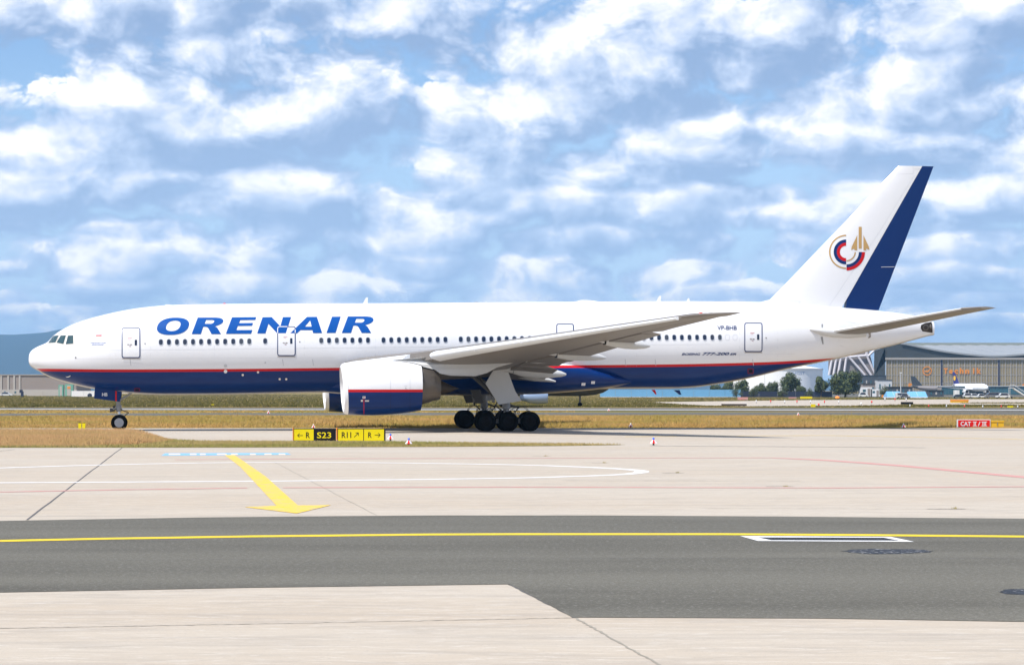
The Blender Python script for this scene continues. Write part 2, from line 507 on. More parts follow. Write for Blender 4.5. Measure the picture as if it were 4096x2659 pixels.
TOPPX = [(117, 1418), (130.5, 1398.5), (157.7, 1383), (187, 1370), (214, 1343), (235, 1327), (274, 1305), (332, 1282), (391, 1265), (468, 1247),
         (546, 1233), (624, 1224), (690, 1219.2), (1600, 1212), (2400, 1206), (2800, 1204.8), (3072, 1208), (3315, 1226), (3508, 1242), (3639, 1259), (3728, 1286)]
BOTPX = [(113, 1449), (123, 1464.6), (138, 1475), (158, 1486), (177, 1497.6), (216, 1515), (274, 1532.5), (352, 1551), (430, 1563), (492, 1569.4), (565, 1576),
         (662, 1579), (857, 1578), (1283, 1570), (2000, 1560), (2550, 1554), (2680, 1553.5), (2764, 1550), (2856, 1538), (2982, 1515.5), (3127, 1480.6),
         (3315, 1442), (3372, 1429), (3562.5, 1384), (3726, 1340.6)]
SEND = P(3732, 1310, 0)[0]
def prof(px, z0):
    pts = [P(u, v, 0) for u, v in px]
    xs = [0.0] + [math.sqrt(max(s, 0.012)) for s, z in pts]
    ys = [z0] + [z for s, z in pts]
    k = [0] + [i for i in range(1, len(xs)) if xs[i] > xs[i - 1] + 1e-4 or i == 1]
    return pchip([xs[i] for i in k], [ys[i] for i in k])
_top, _bot = prof(TOPPX, 4.78), prof(BOTPX, 4.72)
_w = pchip([math.sqrt(a) for a in (0, .1, .5, 1, 2, 3, 4, 5, 6, 7, 8, 9.5, 44, 48, 52, 56, 60, 63.3)],
           [0.02, .47, 1.02, 1.42, 1.93, 2.28, 2.55, 2.75, 2.89, 2.99, 3.06, 3.1, 3.1, 2.93, 2.45, 1.80, 1.02, 0.30])
def f_top(s): return _top(math.sqrt(max(s, 0)))
def f_bot(s): return _bot(math.sqrt(max(s, 0)))
def f_w(s): return _w(math.sqrt(max(s, 0)))
def f_zc(s):
    m = 0.5 * (f_top(s) + f_bot(s))
    k = min(max(s / 9.0, 0), 1); k = k * k * (3 - 2 * k)
    return 4.75 * (1 - k) + m * k if s < 9 else m
def implicit(s, t, z):
    zc = f_zc(s); h = (f_top(s) - zc) if z > zc else (zc - f_bot(s))
    return (t / max(f_w(s), 1e-3)) ** 2 + ((z - zc) / max(h, 1e-3)) ** 2 - 1
def surf_t(s, z):
    zc = f_zc(s); h = (f_top(s) - zc) if z > zc else (zc - f_bot(s))
    return -f_w(s) * math.sqrt(max(0.0, 1 - ((z - zc) / max(h, 1e-3)) ** 2))
def normal(s, t, z):
    e = 0.02
    n = Vector((implicit(s + e, t, z) - implicit(s - e, t, z), implicit(s, t + e, z) - implicit(s, t - e, z), implicit(s, t, z + e) - implicit(s, t, z - e)))
    return n.normalized()
def on_fus(off):
    def f(u, v):
        t = -2.9
        for _ in range(14):
            s, z = P(u, v, t)
            t = 0.5 * t + 0.5 * surf_t(s, z)
        s, z = P(u, v, t)
        return Vector((s, t, z)) + off * normal(s, t, z)
    return f
LINE = [on_fus(0)(u, v) for u, v in ((150, 1474.3), (468, 1477), (880, 1475.4), (1359, 1470.6), (2251, 1461), (2730, 1456), (3100, 1446.6), (3300, 1435))]
_line = pchip([p.x for p in LINE], [p.z for p in LINE])
def f_line(s):
    if s > LINE[-1].x:
        return LINE[-1].z + (s - LINE[-1].x) * 0.075
    return _line(s)
def paint(o, belly=True):
    me = o.data
    a = me.attributes.new('line_height', 'FLOAT', 'POINT'); b = me.attributes.new('belly_height', 'FLOAT', 'POINT')
    a.data.foreach_set('value', [v.co.z - f_line(v.co.x) for v in me.vertices])
    b.data.foreach_set('value', [(v.co.z - f_bot(v.co.x) - 0.10) if belly else 1.0 for v in me.vertices])

ST = [10 * (k / 70) ** 2 for k in range(71)] + list(np.arange(11, 44, 1.0)) + list(np.arange(44, SEND, 0.4)) + [SEND]
NR = 128
rings = []
for s in ST:
    s_ = max(s, 0.004); zc, w_, tp, bt = f_zc(s_), f_w(s_), f_top(s_), f_bot(s_)
    if s_ < 0.05:
        tp, bt = max(tp, zc + .01), min(bt, zc - .01)
    ring = []
    for j in range(NR):
        a = 2 * math.pi * j / NR
        ring.append((s_, -w_ * math.cos(a), zc + (tp - zc if math.sin(a) > 0 else zc - bt) * math.sin(a)))
    rings.append(ring)
fus = obj('fuselage', loft(rings), 'livery', plane, smooth=50)
paint(fus)

# wing-to-body fairing
fw = pchip([18.6, 20, 21.5, 23, 24.5, 27, 32, 36, 39, 41], [0.6, 1.5, 2.35, 2.95, 3.30, 3.46, 3.46, 3.30, 2.7, 1.6])
fb = pchip([18.6, 21, 24, 30, 34, 37, 39, 41], [2.72, 2.47, 2.36, 2.38, 2.44, 2.62, 2.82, 3.15])
ft = pchip([18.6, 20.5, 22.5, 25, 32, 36, 41], [3.2, 4.25, 4.95, 5.2, 5.2, 4.9, 3.5])
rings = []
for s in np.linspace(18.6, 41, 50):
    zb, zt, w_ = fb(s), ft(s), fw(s); zc = zb + (zt - zb) * 0.55
    ring = []
    for j in range(72):
        a = 2 * math.pi * j / 72; c_, s_ = math.cos(a), math.sin(a); e = 2 / 2.5
        ring.append((s, -w_ * math.copysign(abs(c_) ** e, c_), zc + (zt - zc if s_ > 0 else zc - zb) * math.copysign(abs(s_) ** e, s_)))
    rings.append(ring)
fair = obj('wing_body_fairing', loft(rings), 'livery', plane, smooth=50)
paint(fair, False)
b = fair.data.attributes['belly_height']
b.data.foreach_set('value', [v.co.z - fb(v.co.x) - 0.07 for v in fair.data.vertices])

# ---- wings
def w_le(t): return 38.8 - (30 - t) * 0.6745
def w_te(t): return 34.2 + (t - 3.1) * 0.06 if t < 9.8 else 34.6 + (t - 9.8) * 0.325
def w_z(t): return 5.02 + (t - 10.9) * 0.103
def w_zte(t): return w_z(t) - 0.32 + 0.45 * min(1, max(0, (t - 3) / 20))
def w_th(t): return 0.135 - 0.035 * min(1, max(0, (t - 3) / 14))
def foil(x):
    return 5 * (0.2969 * math.sqrt(max(x, 0)) - 0.126 * x - 0.3516 * x * x + 0.2843 * x ** 3 - 0.1036 * x ** 4)
def wing_piece(ts, a, b, sg, dx=0.0, dz=0.0, droop=0.0, n=10, thin=1.0):
    """chord fractions a..b between span stations ts"""
    rings = []
    for t in ts:
        le, te, z0, z1, th = w_le(t), w_te(t), w_z(t), w_zte(t), w_th(t) * thin
        c = te - le; up, lo = [], []
        for k in range(n + 1):
            x = a + (b - a) * (1 - math.cos(math.pi * k / n)) / 2 if a < 0.02 else a + (b - a) * k / n
            y = foil(x) * th * c; zm = z0 + (z1 - z0) * x + 0.012 * c * math.sin(math.pi * min(x, 1))
            ang = -droop * (x - a) * c
            up.append((le + x * c + dx, sg * t, zm + 0.92 * y + dz + ang)); lo.append((le + x * c + dx, sg * t, zm - 1.05 * y + dz + ang))
        rings.append(up + lo[::-1][(1 if b >= 0.999 else 0):(-1 if a < 0.001 else None)] if True else None)
    return loft(rings)
def wing(sg, full):
    lin = lambda a, b, n: [a + (b - a) * k / n for k in range(n + 1)]
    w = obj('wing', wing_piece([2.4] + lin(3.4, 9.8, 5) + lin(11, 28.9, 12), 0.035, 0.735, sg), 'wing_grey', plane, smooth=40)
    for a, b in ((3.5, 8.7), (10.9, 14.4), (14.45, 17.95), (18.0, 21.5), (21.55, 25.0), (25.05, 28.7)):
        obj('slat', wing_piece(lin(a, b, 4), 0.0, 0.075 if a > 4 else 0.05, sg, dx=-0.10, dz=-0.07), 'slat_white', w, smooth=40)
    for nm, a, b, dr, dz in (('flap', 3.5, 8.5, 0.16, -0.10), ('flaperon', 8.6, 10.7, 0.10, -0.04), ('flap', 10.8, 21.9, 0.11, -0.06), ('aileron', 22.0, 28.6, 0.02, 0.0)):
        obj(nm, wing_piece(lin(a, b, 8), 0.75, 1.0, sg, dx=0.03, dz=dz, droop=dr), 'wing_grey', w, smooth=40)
    # tip
    rings = []
    for t, le, te in ((28.92, w_le(28.92), w_te(28.92)), (29.6, w_le(29.6) + 0.12, w_te(29.6)), (30.2, w_le(30.2) + 0.75, w_te(30.1)), (30.46, 40.5, 41.25)):
        c = te - le; z0 = w_z(t); up, lo = [], []
        for k in range(9):
            x = (1 - math.cos(math.pi * k / 8)) / 2; y = foil(x) * 0.095 * c
            up.append((le + x * c, sg * t, z0 + 0.05 * x + y)); lo.append((le + x * c, sg * t, z0 + 0.05 * x - y))
        rings.append(up + lo[::-1][1:-1])
    obj('wing_tip', loft(rings), 'wing_grey', w, smooth=40)
    s_, z_ = P(2806, 1254.5, -29.8)
    obj('position_lamp', lathe('x', (s_, sg * 29.55, z_ - 0.02), [(-.16, .02), (-.08, .10), (.06, .12), (.18, .04)], 12), 'lamp_red', w, smooth=60, label='red position lamp at the wing tip')
    s_, z_ = P(2838, 1253.5, -29.8)
    obj('strobe_lamp', lathe('x', (s_, sg * 29.9, z_ - 0.02), [(-.2, .02), (-.1, .08), (.1, .09), (.22, .03)], 12), 'lens_clear', w, smooth=60)
    return w
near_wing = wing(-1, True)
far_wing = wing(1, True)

def canoe(name, t, pts, hw, parent, gap=None, mat='light_grey'):
    """underwing fairing from photograph pixels (u, v top, v bottom)"""
    out = []
    for sg in (-1, 1):
        sec = []
        for u, v0, v1 in pts:
            s, za = P(u, v0, -t); _, zb = P(u, v1, -t)
            sec.append((u, s, (za + zb) / 2, max((za - zb) / 2, 0.01)))
        groups = [sec] if gap is None else [[q for q in sec if q[0] <= gap], [q for q in sec if q[0] > gap]]
        hm = max(q[3] for q in sec)
        for gsec in groups:
            rings = [[(s, sg * t + hw * (h / hm) ** 0.7 * math.cos(2 * math.pi * j / 20), z + h * math.sin(2 * math.pi * j / 20)) for j in range(20)] for _, s, z, h in gsec]
            obj(name, loft(rings), mat, near_wing if sg < 0 else far_wing, smooth=50)
canoe('flap_fairing', 18.4, [(2337, 1351, 1353), (2360, 1347, 1358), (2390, 1343, 1366), (2419, 1342, 1374), (2422.5, 1342, 1380), (2460, 1346, 1389), (2500, 1348, 1395), (2540, 1356, 1397), (2580, 1370, 1394), (2600, 1380, 1388)], 0.38, None, 2420)
canoe('flap_fairing', 13.0, [(2117, 1400, 1403), (2150, 1393, 1409), (2190, 1388, 1418), (2224, 1386, 1425), (2228, 1386, 1432), (2270, 1390, 1440), (2320, 1392, 1443), (2370, 1404, 1442), (2408, 1420, 1439), (2424, 1428, 1435)], 0.42, None, 2226)
canoe('flap_fairing', 9.7, [(2085, 1436, 1440), (2110, 1430, 1450), (2150, 1427, 1454), (2185, 1430, 1453), (2200, 1438, 1446)], 0.25, None)
canoe('flap_fairing', 6.5, [(1975, 1470, 1478), (2000, 1458, 1484), (2030, 1450, 1489), (2050.5, 1450, 1494), (2053.5, 1450, 1495), (2100, 1452, 1510), (2150, 1462, 1513), (2200, 1472, 1512), (2245, 1484, 1507), (2264, 1493, 1501)], 0.5, None, 2052)
canoe('flap_fairing', 4.3, [(2055, 1500, 1506), (2090, 1500, 1516), (2140, 1503, 1525), (2190, 1510, 1527), (2222, 1522, 1529)], 0.30, None)

# black blocks painted in for the shade of fairing gaps and the flap cove
for t_, pts in ((18.2, [(2418, 1343), (2424, 1343), (2423, 1378), (2420, 1378)]), (18.2, [(2440, 1346), (2470, 1342), (2515, 1352), (2520, 1358), (2460, 1352)]), (12.7, [(2223, 1387), (2229, 1387), (2228, 1430), (2225, 1430)]), (12.7, [(2250, 1390), (2290, 1386), (2345, 1398), (2350, 1404), (2280, 1396)]),
                (6.2, [(2049, 1450), (2055, 1450), (2054, 1492), (2051, 1492)]), (7.2, [(2120, 1458), (2180, 1452), (2190, 1464), (2150, 1474)])):
    for sg in (-1, 1):
        obj('gap_shade', prism([P(u, v, -t_ - .45) for u, v in pts], sg * (t_ + .50), sg * (t_ - .2)), 'dark_void', near_wing if sg < 0 else far_wing)

# ---- engines and pylons
ENG_T = 9.6
def ering(u0v, u1v):
    s0, za = P(*u0v, -ENG_T); s1, zb = P(*u1v, -ENG_T)
    return (s0 + s1) / 2, (za + zb) / 2, abs(za - zb) / 2, s0, s1
SECT = [((1361, 1466), (1374, 1649)), ((1364, 1459), (1377, 1653.5)), ((1368, 1455), (1381, 1655)), ((1378, 1451), (1391, 1657)), ((1405, 1446), (1415, 1659)), ((1440, 1441.5), (1450, 1660.5)),
        ((1485, 1439), (1485, 1661)), ((1545, 1441), (1545, 1659)), ((1600, 1445), (1600, 1654)), ((1645, 1450), (1645, 1648)), ((1682, 1458), (1681, 1641))]
def tilt_ring(sec, sg, k=1.0, n=56, ds=0.0):
    s, z, r, s0, s1 = ering(*sec)
    return [(s + ds + (s0 - s1) / 2 * math.sin(2 * math.pi * j / n), sg * ENG_T + k * r * 0.985 * math.cos(2 * math.pi * j / n), z + k * r * math.sin(2 * math.pi * j / n)) for j in range(n)]
ZST = P(1500, 1557, -ENG_T - 1.7)[1]
def engine(sg):
    body = [tilt_ring(q, sg) for q in SECT[3:]]
    last = SECT[-1]
    body += [tilt_ring(last, sg, 0.985), tilt_ring(last, sg, 0.95, ds=-0.3)]
    nac = obj('engine_nacelle', loft(body, cap=False), 'livery', plane, smooth=45)
    a = nac.data.attributes.new('line_height', 'FLOAT', 'POINT'); a.data.foreach_set('value', [v.co.z - ZST for v in nac.data.vertices])
    b = nac.data.attributes.new('belly_height', 'FLOAT', 'POINT'); b.data.foreach_set('value', [1.0] * len(nac.data.vertices))
    lip = [tilt_ring(SECT[3], sg)] + [tilt_ring(q, sg) for q in SECT[2::-1]] + [tilt_ring(SECT[0], sg, 0.965), tilt_ring(SECT[1], sg, 0.90), tilt_ring(SECT[3], sg, 0.82), tilt_ring(SECT[4], sg, 0.81, ds=0.2)]
    obj('inlet_lip', loft(lip, cap=False), 'lip_metal', nac, smooth=60)
    s, z, r, _, _ = ering(*SECT[4])
    obj('fan', lathe('x', (s + 0.2, sg * ENG_T, z), [(0, r * 0.81), (0.02, 0.3), (-0.5, 0.02)], 40), 'strut_dark', nac, smooth=40)
    n1 = [((1672, 1466), (1670, 1632)), ((1690, 1467), (1690, 1616)), ((1712, 1472), (1712, 1610)), ((1734, 1477.5), (1734, 1602))]
    obj('fan_nozzle', loft([tilt_ring(q, sg) for q in n1], cap=False), 'nozzle_metal', nac, smooth=45)
    n2 = [((1726, 1478), (1726, 1603)), ((1735, 1481), (1735, 1602.5)), ((1748, 1491), (1748, 1600)), ((1760, 1503), (1759, 1597))]
    obj('core_nozzle', loft([tilt_ring(q, sg) for q in n2] + [tilt_ring(n2[-1], sg, 0.93), tilt_ring(n2[0], sg, 0.7)], cap=False), 'nozzle_metal', nac, smooth=45)
    n3 = [((1730, 1505), (1730, 1597)), ((1762, 1520), (1762, 1580)), ((1795, 1536), (1795, 1570)), ((1820, 1547), (1820, 1560)), ((1836, 1552), (1836, 1554))]
    obj('exhaust_cone', loft([tilt_ring(q, sg) for q in n3]), 'plug_metal', nac, smooth=45)
    # pylon
    pl = [(1560, 1441), (1640, 1449), (1680, 1459), (1690, 1467), (1735, 1478), (1758, 1494), (1800, 1502), (1900, 1504), (1945, 1492), (1985, 1470), (2050, 1452), (2050, 1425), (1900, 1425), (1780, 1420), (1732, 1424), (1690, 1428), (1640, 1433), (1600, 1437)]
    wid = lambda u: 0.05 + 0.42 * min(1, max(0, (u - 1555) / 120)) * min(1, max(0.12, (2060 - u) / 200))
    V = []; n = len(pl)
    for side in (-1, 1):
        for u, v in pl:
            s, z = P(u, v, -ENG_T); V.append((s, sg * ENG_T + side * wid(u), z))
    tri = tessellate_polygon([[Vector((a, b, 0)) for a, b in pl]])
    F = [tuple(t3) for t3 in tri] + [tuple(i + n for i in t3) for t3 in tri] + [(j, (j + 1) % n, n + (j + 1) % n, n + j) for j in range(n)]
    obj('pylon', (V, F), 'light_grey', plane)
    return nac
nac_near = engine(-1)
engine(1)
def on_nac(off):
    def f(u, v):
        t = -11.2
        for _ in range(10):
            s, z = P(u, v, t)
            best = 1.7; zc = 2.9
            k = [ering(*q) for q in SECT]
            for a, b in zip(k, k[1:]):
                if a[0] <= s <= b[0]:
                    m = (s - a[0]) / max(b[0] - a[0], 1e-6); best = a[2] + (b[2] - a[2]) * m; zc = a[1] + (b[1] - a[1]) * m
            t = -ENG_T - 0.985 * math.sqrt(max(0.01, best ** 2 - (z - zc) ** 2))
        return Vector((s, t - off, z))
    return f
decal('placard', fan(rect(1450, 1584.5, 1462, 1593)), on_nac(.012), 'sign_white', nac_near, (8, 4))
decal('placard', fan(rect(1443.5, 1598.5, 1451.5, 1606)), on_nac(.012), 'port_pale', nac_near, (8, 4))
decal('placard', fan(rect(1460, 1600, 1476, 1605.5)), on_nac(.012), 'port_pale', nac_near, (8, 4))
decal('placard_mark', fan(circ(1453.6, 1588.8, 2, 8)), on_nac(.02), 'sign_black', nac_near, (8, 4))
decal('placard_mark', fan(circ(1458.4, 1588.8, 2, 8)), on_nac(.02), 'red_paint', nac_near, (8, 4))
decal('red_hinge_line', fan(rect(1454.2, 1594, 1456.8, 1656)), on_nac(.012), 'red_paint', nac_near, (8, 5))
for u in (1392, 1562, 1640):
    decal('panel_seam', fan(rect(u - .5, 1470, u + .5, 1556)), on_nac(.01), 'seam_grey', nac_near, (8, 5))
for u in (1562, 1640):
    decal('panel_seam', fan(rect(u - .4, 1572, u + .4, 1640)), on_nac(.01), 'dark_void', nac_near, (8, 5))
decal('panel_seam', fan(rect(1394, 1630, 1676, 1630.8)), on_nac(.01), 'dark_void', nac_near, (12, 5))
decal('vent', fan(circ(1623, 1551.5, 3.2)), on_nac(.012), 'port_grey', nac_near, (8, 4))
decal('panel_seam', fan(rect(1617, 1542, 1629, 1543.4)), on_nac(.012), 'seam_grey', nac_near, (8, 4))

# ---- tail
def half_th(s, z):
    """fin half thickness"""
    k = (z - 8.6) / 10.1
    le, te = fin_le(z), fin_te(z); c = te - le; x = min(max((s - le) / c, 0), 1)
    return foil(x) * (0.105 - 0.02 * k) * c
_fa, _fb = P(3080, 1200, 0), P(3593, 664, 0)
_ta, _tb = P(3514, 1242, 0), P(3735, 664, 0)
_ra, _rb = P(3372, 1217, 0), P(3690, 664, 0)
def fin_le(z): return _fa[0] + (z - _fa[1]) / (_fb[1] - _fa[1]) * (_fb[0] - _fa[0])
def fin_te(z): return _ta[0] + (z - _ta[1]) / (_tb[1] - _ta[1]) * (_tb[0] - _ta[0])
def rud_le(z): return _ra[0] + (z - _ra[1]) / (_rb[1] - _ra[1]) * (_rb[0] - _ra[0])
def fin_part(zs, lo, hi, n=12):
    rings = []
    for z in zs:
        a, b = lo(z), hi(z); L, Rr = [], []
        for k in range(n + 1):
            x = a + (b - a) * ((1 - math.cos(math.pi * k / n)) / 2)
            h = max(half_th(x, z), 0.006)
            L.append((x, -h, z)); Rr.append((x, h, z))
        rings.append(L + Rr[::-1])
    return loft(rings)
ztip = _fb[1]
zs = list(np.linspace(7.9, ztip - 0.03, 16))
fin = obj('tail_fin', fin_part(zs + [ztip], fin_le, lambda z: rud_le(z) - 0.03), 'white_paint', plane, smooth=30)
zr = [_ta[1] + 0.02] + list(np.linspace(9.2, ztip, 14))
rud = obj('rudder', fin_part(zr, lambda z: rud_le(z) + (0.35 if z < 8.6 else 0.0), fin_te), 'navy_paint', plane, smooth=30, label='navy blue rudder')
# dorsal fillet
dz0 = P(3035, 1204, 0)
obj('dorsal_fillet', ([dz0 + (0,)] and [(dz0[0], 0, dz0[1] - .1), (fin_le(9.5) + .4, -.35, 8.7), (fin_le(9.5) + .4, .35, 8.7), (fin_le(9.75), 0, 9.75), (fin_le(9.2) - .15, 0, 9.1)],
    [(0, 1, 4), (1, 3, 4), (0, 4, 2), (4, 3, 2), (0, 2, 1), (1, 2, 3)]), 'white_paint', fin)
def on_fin(off):
    def f(u, v):
        t = -0.3
        for _ in range(6):
            s, z = P(u, v, t); t = -half_th(s, z)
        return Vector((s, t - off, z))
    return f
Z7 = lambda x, y: (3100 + x / 2.452, 620 + y / 2.452)
def arc(cx, cy, r0, r1, a0, a1, n=26):
    o = [Z7(cx + r1 * math.cos(R(a0 + (a1 - a0) * k / n)), cy + r1 * math.sin(R(a0 + (a1 - a0) * k / n))) for k in range(n + 1)]
    i = [Z7(cx + r0 * math.cos(R(a0 + (a1 - a0) * k / n)), cy + r0 * math.sin(R(a0 + (a1 - a0) * k / n))) for k in range(n + 1)]
    V = o + i
    return V, [(k, k + 1, n + 2 + k, n + 1 + k) for k in range(n)]
for nm, m_, g_ in (('emblem_ring', 'gold_paint', arc(697, 950, 154, 168, 90, 270)), ('emblem_ring', 'navy_paint', arc(697, 951, 91, 122, 90, 270)), ('emblem_ring', 'red_paint', arc(697, 951, 61, 91, 90, 270)),
                   ('emblem_ring', 'gold_paint', arc(701, 952, 79, 91, 0, 90)), ('emblem_ring', 'navy_paint', arc(701, 952, 121, 151, 0, 90)), ('emblem_ring', 'red_paint', arc(701, 952, 151, 181, 0, 90))):
    decal(nm, g_, on_fin(.014), m_, fin, (12, 12))
decal('emblem_bar', fan([Z7(*p) for p in ((820, 705), (850, 705), (850, 918), (820, 918))]), on_fin(.014), 'gold_paint', fin, (12, 12))
decal('emblem_wing', poly_geo([[[Z7(*p) for p in ((806, 786), (806, 935), (778, 935), (778, 917), (746, 932), (752, 900))]]]), on_fin(.014), 'gold_paint', fin, (12, 12))
decal('emblem_wing', poly_geo([[[Z7(*p) for p in ((867, 786), (920, 900), (926, 931), (893, 917), (893, 935), (867, 935))]]]), on_fin(.014), 'gold_paint', fin, (12, 12))
def seam(pts, mapper, parent, w=0.7, mat='seam_grey', name='panel_seam'):
    V, F = [], []
    for (u0, v0), (u1, v1) in zip(pts, pts[1:]):
        d = Vector((u1 - u0, v1 - v0)); n_ = Vector((-d.y, d.x)).normalized() * w / 2; k = len(V); m_ = max(1, int(d.length / 25))
        for j in range(m_ + 1):
            q = Vector((u0, v0)) + d * j / m_; V += [(q + n_)[:], (q - n_)[:]]
        F += [(k + 2 * j, k + 2 * j + 1, k + 2 * j + 3, k + 2 * j + 2) for j in range(m_)]
    return decal(name, (V, F), mapper, mat, parent, (0, 0))
seam([Z7(*p) for p in ((1355, 110), (1355, 185), (1140, 192))], on_fin(.01), fin)
seam([Z7(*p) for p in ((1365, 140), (1430, 140))], on_fin(.01), fin, 1.2)
seam([Z7(*p) for p in ((1365, 200), (1020, 760), (740, 1170), (530, 1480))], on_fin(.01), fin)
seam([Z7(*p) for p in ((1225, 112), (700, 640), (200, 1180), (-60, 1440))], on_fin(.01), fin)
seam([Z7(*p) for p in ((-40, 1447), (230, 1465), (250, 1436), (-20, 1428))], on_fin(.01), fin, 0.9)
seam([Z7(*p) for p in ((1040, 1099), (1172, 1097))], on_fin(.014), rud, 1.6, 'white_paint', 'tab_gap')
decal('panel_ring', ring_geo([Z7(*p) for p in circ(444, 980, 13)], [Z7(*p) for p in circ(444, 980, 10)]), on_fin(.01), 'seam_grey', fin, (0, 0))

# horizontal stabilizers
HT = 10.77
_h0, _h1 = P(3312, 1327, -2.2), P(3842, 1234, -10.3)
_h2, _h3 = P(3985, 1231, -HT), P(3478, 1334, -1.55)
def hs_sec(t):
    k = (t - 2.2) / (10.3 - 2.2); m = (t - 1.55) / (HT - 1.55)
    le = _h0[0] + (_h1[0] - _h0[0]) * k; z = _h0[1] + (_h1[1] - _h0[1]) * k
    te = _h3[0] + (_h2[0] - _h3[0]) * m; zt = _h3[1] + (_h2[1] - _h3[1]) * m
    if t > 10.3:
        le = _h1[0] + (t - 10.3) * 2.6
    return le, te, z, zt
def hs_piece(ts, a, b, sg, n=9):
    rings = []
    for t in ts:
        le, te, z, zt = hs_sec(t); c = te - le; up, lo = [], []
        for k in range(n + 1):
            x = a + (b - a) * ((1 - math.cos(math.pi * k / n)) / 2)
            y = max(foil(x) * 0.10 * c, 0.005); zm = z + (zt - z) * x; up.append((le + x * c, sg * t, zm + y)); lo.append((le + x * c, sg * t, zm - y))
        rings.append(up + lo[::-1])
    return loft(rings)
for sg in (-1, 1):
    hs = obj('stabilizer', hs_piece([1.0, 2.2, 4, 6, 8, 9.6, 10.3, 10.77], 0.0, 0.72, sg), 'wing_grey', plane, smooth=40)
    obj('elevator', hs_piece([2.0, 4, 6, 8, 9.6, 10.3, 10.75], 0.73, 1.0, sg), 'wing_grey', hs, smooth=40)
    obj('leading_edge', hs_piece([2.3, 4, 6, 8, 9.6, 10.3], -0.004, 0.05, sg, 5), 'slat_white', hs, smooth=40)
    # root fairing
    rr = []
    for u, v0, v1, w_ in ((3233, 1316, 1320, .05), (3250, 1312, 1329, .28), (3285, 1311, 1342, .5), (3330, 1312, 1350, .6), (3400, 1312, 1353, .5), (3470, 1310, 1347, .25)):
        s, za = P(u, v0, -1.9); _, zb = P(u, v1, -1.9)
        tt = -surf_t(s, (za + zb) / 2)
        rr.append([(s, sg * (tt + w_ * math.cos(2 * math.pi * j / 16)), (za + zb) / 2 + (za - zb) / 2 * math.sin(2 * math.pi * j / 16)) for j in range(16)])
    obj('root_fairing', loft(rr), 'light_grey', hs, smooth=50)

# auxiliary power unit outlet in the tail end
s_, z_ = P(3708, 1308, -0.4)
obj('apu_outlet', lathe('x', (s_ - .45, -0.16, z_), [(0, .20), (.4, .27), (.78, .30), (.80, .26), (.3, .2)], 24, cap=False), 'nozzle_metal', plane, smooth=40)
decal('apu_shroud', fan([(3684, 1300), (3700, 1292), (3728, 1287), (3730, 1331), (3716, 1329), (3690, 1325), (3682, 1313)]), on_fus(.02), 'plug_metal', fus, (8, 8), label='dark sooty patch around the tail outlet')
decal('apu_ring', ring_geo(circ(3702, 1310, 12, 16), circ(3702, 1310, 8, 16)), on_fus(.035), 'nozzle_metal', fus, (0, 0))
obj('tail_lamp', lathe('x', (SEND, 0, P(3732, 1336, 0)[1]), [(-.1, .07), (.05, .07), (.1, .02)], 10), 'lens_clear', plane)

# ---- cabin windows
WIN = [(643.5 + 32.15 * k, 1368.2 - 0.28 * k) for k in range(12)] + [(1060.7, 1363.8)] + [(1285 + 31.13 * k, 1361.6 - 0.2 * k) for k in range(7)]
WIN += [(1534 + 30.95 * k, 1360.2 - .25 * k) for k in range(9)] + [(1843 + 30.6 * k, 1357 - .2 * k) for k in range(12)]
WIN += [(2330 + 30.5 * k, 1352.2 - .1 * k) for k in range(8)] + [(2575.2 + 30.42 * k, 1350 - .08 * k) for k in range(11)]
wr = rrect(-.155, -.215, .155, .215, .145, 4); wi = rrect(-.125, -.185, .125, .185, .12, 4)
ring_me = pane_me = None
fmap = on_fus(0.0)
for u, v in WIN:
    p = fmap(u, v); n_ = normal(*p)
    side = Vector((0, 0, 1)).cross(n_).normalized(); up = n_.cross(side)
    M = Matrix((side, n_, up)).transposed().to_4x4(); M.translation = p
    if ring_me is None:
        n = len(wr)
        V = [(a, 0.002, b) for a, b in wr] + [(a, 0.016, b) for a, b in wr] + [(a, 0.016, b) for a, b in wi] + [(a, -0.01, b) for a, b in wi]
        F = [(r_ * n + j, r_ * n + (j + 1) % n, (r_ + 1) * n + (j + 1) % n, (r_ + 1) * n + j) for r_ in range(3) for j in range(n)]
        o = obj('cabin_window', (V, F), 'window_ring', plane); ring_me = o.data
        q = obj('pane', ([(a, 0.006, b) for a, b in wi], [tuple(range(n))]), 'window_glass', o); pane_me = q.data
        shade_me = pane_me.copy(); shade_me.materials.clear(); shade_me.materials.append(MATS['window_shade'])
    else:
        o = link(bpy.data.objects.new('cabin_window', ring_me), plane); q = link(bpy.data.objects.new('pane', pane_me if (int(u * 7) % 5) else shade_me), o)
    o.matrix_local = M
for u, v in ((2909.7, 1349), (2940, 1349)):
    decal('window_plug', ring_geo(rrect(u - 9, v - 12, u + 9, v + 12, 8), rrect(u - 8, v - 11, u + 8, v + 11, 7)), on_fus(.01), 'seam_grey', fus, (0, 0))

